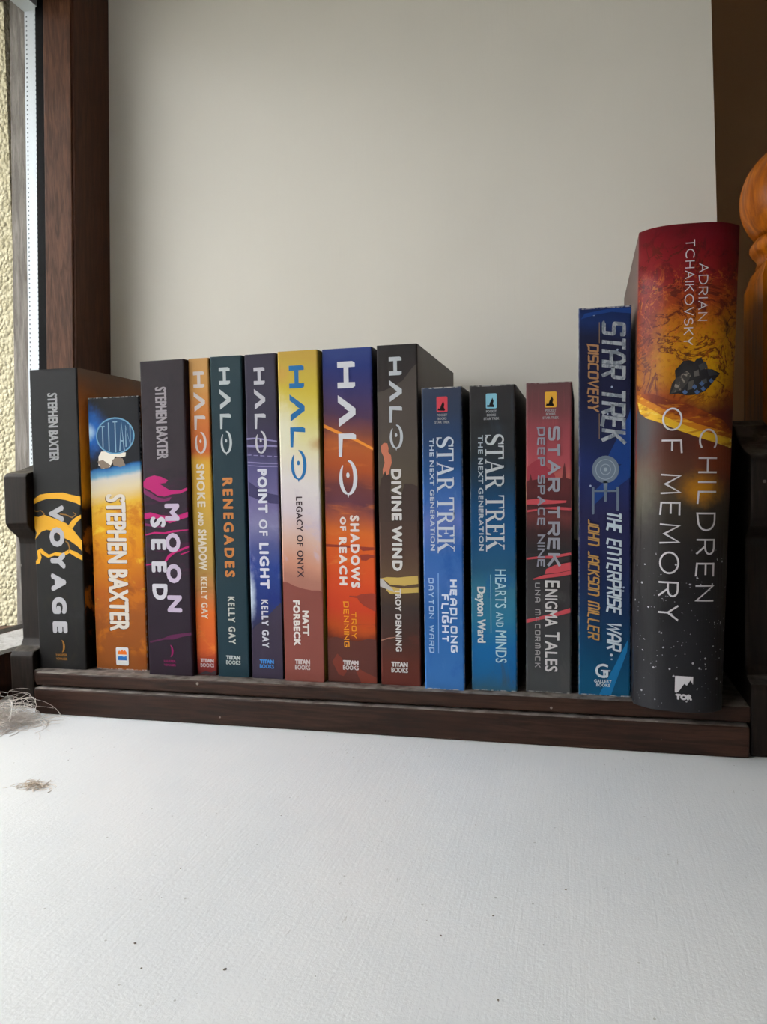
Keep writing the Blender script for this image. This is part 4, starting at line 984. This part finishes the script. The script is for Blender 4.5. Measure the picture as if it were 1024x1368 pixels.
# 14 --- tall hardback
SG = 0.88
H14 = 242
uL = lambda z: -0.6 - 0.007 * z
uR = lambda z: 42.3 + 0.011 * z
jacket = spine_mat('red_orange_black_jacket', H14, [(0, (44, 44, 48)), (60, (42, 41, 44)), (92, (54, 46, 46)), (108, (80, 60, 42)), (120, (120, 60, 34)), (134, (104, 46, 34)), (146, (96, 40, 32)), (158, (150, 70, 24)), (166, (176, 112, 20)), (180, (190, 128, 18)), (194, (176, 100, 22)), (203, (150, 60, 26)), (214, (130, 32, 32)), (232, (122, 24, 34)), (242, (104, 22, 32))], 7, .05, slope=-.06,
                   layers=[('blob', 30, 168, 17, 20, (214, 160, 20), .9), ('blob', 1, 192, 11, 44, (116, 26, 34), .85), ('noise', .14, (1, 1, 1), .52, .66, (92, 24, 26), .85, 190, 246), ('noise', .45, (1, 1, 1), .5, .62, (120, 52, 20), .4, 150, 214),
                           ('noise', .3, (1, 1, 1), .58, .66, (204, 112, 34), .5, 176, 222), ('vein', .05, (1, 1, .8), .022, (88, 30, 22), .85, 150, 240), ('vein', .09, (1, 1, 1), .014, (204, 100, 40), .45, 165, 226), ('noise', .08, (1, 1, 1), .6, .7, (44, 26, 30), .8, 160, 240)], rough=.38, w=43, coat=.06)
B = Book('hardback_book', 'tallest and thickest book, a hardback in a red, orange and black dust jacket', 352.0, -26.5, H14, 43.0, 160, 0.026, jacket,
         cover_mat('dark_jacket_side', (44, 42, 42), (96, 84, 76), H14, [(0, (44, 42, 44)), (120, (60, 52, 48)), (170, (90, 60, 48)), (242, (96, 60, 56))]), ink((44, 40, 42)), curve=10.0, uL=uL, uR=uR)
B.print('planet_shade', SHAPES['chi_rimd'], spine_mat('planet_shade_print', H14, [(0, (150, 70, 26)), (242, (150, 70, 26))], 0, layers=[('noise', .1, (.5, 1, 1.6), .42, .6, (112, 44, 24), .9), ('noise', .2, (.5, 1, 2), .56, .66, (196, 120, 26), .7)]))
low = [p for p in SHAPES['chi_low'][0][:-2]] + [(45, 0.1), (-0.6, 0.1)]
B.print('planet_below', [low], spine_mat('starry_black_print', H14, [(0, (40, 40, 44)), (50, (38, 37, 40)), (84, (42, 38, 38)), (100, (56, 50, 44)), (112, (78, 62, 46)), (122, (92, 56, 42)), (134, (84, 44, 36)), (150, (70, 48, 44)), (242, (70, 48, 44))], 5, .05,
        layers=[('blob', 42, 128, 20, 22, (132, 54, 26), .8), ('blob', 29, 112, 14, 11, (182, 120, 24), .9), ('blob', 0, 112, 12, 26, (104, 100, 86), .6), ('blob', 0, 140, 10, 22, (72, 70, 72), .9), ('stars', .26, .14, (190, 190, 196), .9, -4, 84), ('stars', .5, .13, (150, 152, 160), .7, -4, 72)], rough=.38, coat=.06))
rimU = SHAPES['chi_rim'][0][:7]
B.print('planet_glow', [[(u, v + 4.6 - 0.03 * u) for u, v in rimU] + [(u, v) for u, v in rimU[::-1]]], spine_mat('planet_glow_print', H14, [(0, (196, 118, 26)), (242, (196, 118, 26))], 0, layers=[('noise', .12, (.35, 1, 2.2), .45, .6, (140, 66, 22), .85), ('noise', .2, (.35, 1, 2.5), .55, .66, (232, 172, 50), .7)]))
B.print('planet_rim', [[(u, v + (0.9 if i < 7 else 0)) for i, (u, v) in enumerate(SHAPES['chi_rim'][0])]], spine_mat('planet_rim_print', H14, [(0, (222, 172, 40)), (242, (222, 172, 40))], 0, slope=.5, layers=[('noise', .12, (.3, 1, 2.5), .5, .6, (160, 92, 20), .7), ('noise', .14, (.3, 1, 2.5), .54, .64, (246, 228, 120), .85)]))
B.print('spacecraft', SHAPES['chi_ship'], ink((44, 42, 44)))
B.print('spacecraft_highlight', SHAPES['chi_shipl'], spine_mat('ship_highlight_print', H14, [(0, (70, 66, 64)), (242, (70, 66, 64))], 0, layers=[('noise', .5, (1, 1, 1), .52, .62, (150, 140, 128), .8)]))
for q, c in (([(26.0, 173.0), (29.5, 174.6), (30.5, 171.5), (27, 170.4)], (66, 64, 64)), ([(30.2, 171.0), (34.0, 170.2), (35.5, 168.2), (31.0, 167.6)], (58, 58, 62)), ([(24.0, 169.8), (26.2, 170.8), (26.6, 167.8), (24.2, 167.4)], (92, 88, 84)), ([(21.8, 165.0), (24.2, 165.8), (23.6, 161.5), (21.2, 160.6)], (84, 80, 76)), ([(27.5, 165.5), (30.0, 166.5), (30.4, 164.2), (27.8, 163.6)], (72, 72, 76))):
    B.print('hull_plate', [q], ink(c), step=.2)
B.print('spacecraft_windows', SHAPES['chi_win'], ink((74, 98, 140)))
TH = (196, 192, 196)
B.print('author_lettering', B.down('ADRIAN', 'round', 25.4, 29.6, 222.2, 194.4, .44, .3) + B.down('TCHAIKOVSKY', 'round', 19.0, 23.2, 234.2, 182.8, .44, .3), ink(TH))
B.print('title_lettering', B.down('CHILDREN', 'round', 27.2, 36.0, 141.8, 56.2, .85, .45) + B.down('OF', 'round', 9.9, 19.3, 152.3, 129.8, .85, .5) + B.down('MEMORY', 'round', 9.9, 19.3, 119.6, 46.0, .85, .45), ink(TH))
B.print('publisher_logo', [[(18.6, 9.9), (18.6, 18.3), (27.1, 18.3), (27.1, 14.4), (25.8, 16.4), (24.2, 13.6), (23.0, 14.6), (20.6, 10.8), (19.6, 9.9)], ] + B.across('TOR', 'gill', 18.9, 26.9, 6.3, 9.3, .7, .05), ink(TH))

# ------------------------------------------------------------------ fluff and dust on the sill
M_hair = flat('grey_brown_hair', (214, 206, 200), 0.6)
M_hair2 = flat('brown_fluff', (206, 192, 178), 0.8)
def tuft(name, cx, cy, rx, ry, hz, n, mat, label, seed, rad=0.09, length=(14, 40), curl=1.6):
    rnd = random.Random(seed)
    bm = bmesh.new()
    for i in range(n):
        a = rnd.uniform(0, 6.283); rr = math.sqrt(rnd.random())
        x = cx + rx * rr * math.cos(a) * .8; y = cy + ry * rr * math.sin(a) * .8
        z = SILL + 0.15 + hz * (1 - rr) * rnd.random()
        th = rnd.uniform(0, 6.283); L = rnd.uniform(*length); kk = rnd.uniform(-curl, curl) / L * 2; dz = rnd.uniform(-.25, .4)
        S = 12; pts = []
        for s in range(S):
            pts.append(Vector((x, y, max(z, SILL + rad + .02))))
            th += kk * L / S; x += math.cos(th) * L / S; y += math.sin(th) * L / S; z += dz * L / S; dz -= .06
        prev = None
        r0 = rad * rnd.uniform(.6, 1.2)
        for s, p in enumerate(pts):
            d = (pts[min(s + 1, S - 1)] - pts[max(s - 1, 0)]).normalized()
            e1 = d.cross(Vector((0, 0, 1)));  e1 = e1.normalized() if e1.length > 1e-3 else Vector((1, 0, 0))
            e2 = d.cross(e1)
            rg = [bm.verts.new((p + (e1 * math.cos(q) + e2 * math.sin(q)) * r0) * MM) for q in (0, 2.09, 4.19)]
            if prev:
                for j in range(3): bm.faces.new((prev[j], prev[(j + 1) % 3], rg[(j + 1) % 3], rg[j]))
            prev = rg
    o = from_bm(name, bm, None, [mat])
    c = Vector((cx, cy, SILL)) * MM
    for v in o.data.vertices: v.co -= c
    o.location = c
    tag(o, label, 'fluff')
    return o
tuft('hair_tuft', -20, -34, 18, 15, 26, 330, M_hair, 'wispy grey tuft of hair and cobweb by the left end of the trough', 3, .15, (12, 40), 3.2)
tuft('fluff_scrap', 66, -118, 9.5, 3.6, 2.0, 90, M_hair2, 'small flat scrap of brown fluff lying alone on the white sill', 5, .12, (4, 11), 2.0)
bm = bmesh.new()
rnd = random.Random(11)
spots = [(188, -224, 1.0), (197, -235, .7), (222, -230, 1.1), (297, -184, .8), (282, -199, .8), (320, -162, .8), (303, -226, .9), (198, -125, .6), (178, -177, .7), (314, -197, .5), (96, -121, .6), (70, -75, .5), (85, -70, .5), (60, -83, .6)]
for i in range(70): spots.append((rnd.uniform(-20, 400), rnd.uniform(-250, -22), rnd.uniform(.18, .42)))
for x, y, s in spots:
    a = rnd.uniform(0, 3.14); k = rnd.uniform(.35, .9)
    m4 = Matrix.Translation(Vector((x, y, SILL + .12 * s)) * MM) @ Matrix.Rotation(a, 4, 'Z') @ Matrix.Diagonal((.62 * s * MM, .62 * s * k * MM, .2 * s * MM, 1))
    bmesh.ops.create_icosphere(bm, subdivisions=1, radius=1.0, matrix=m4)
tag(from_bm('dust_specks', bm, None, [flat('dark_grit', (112, 104, 96), .9)]), 'dark grit specks scattered over the white sill', 'dust', kind='stuff')
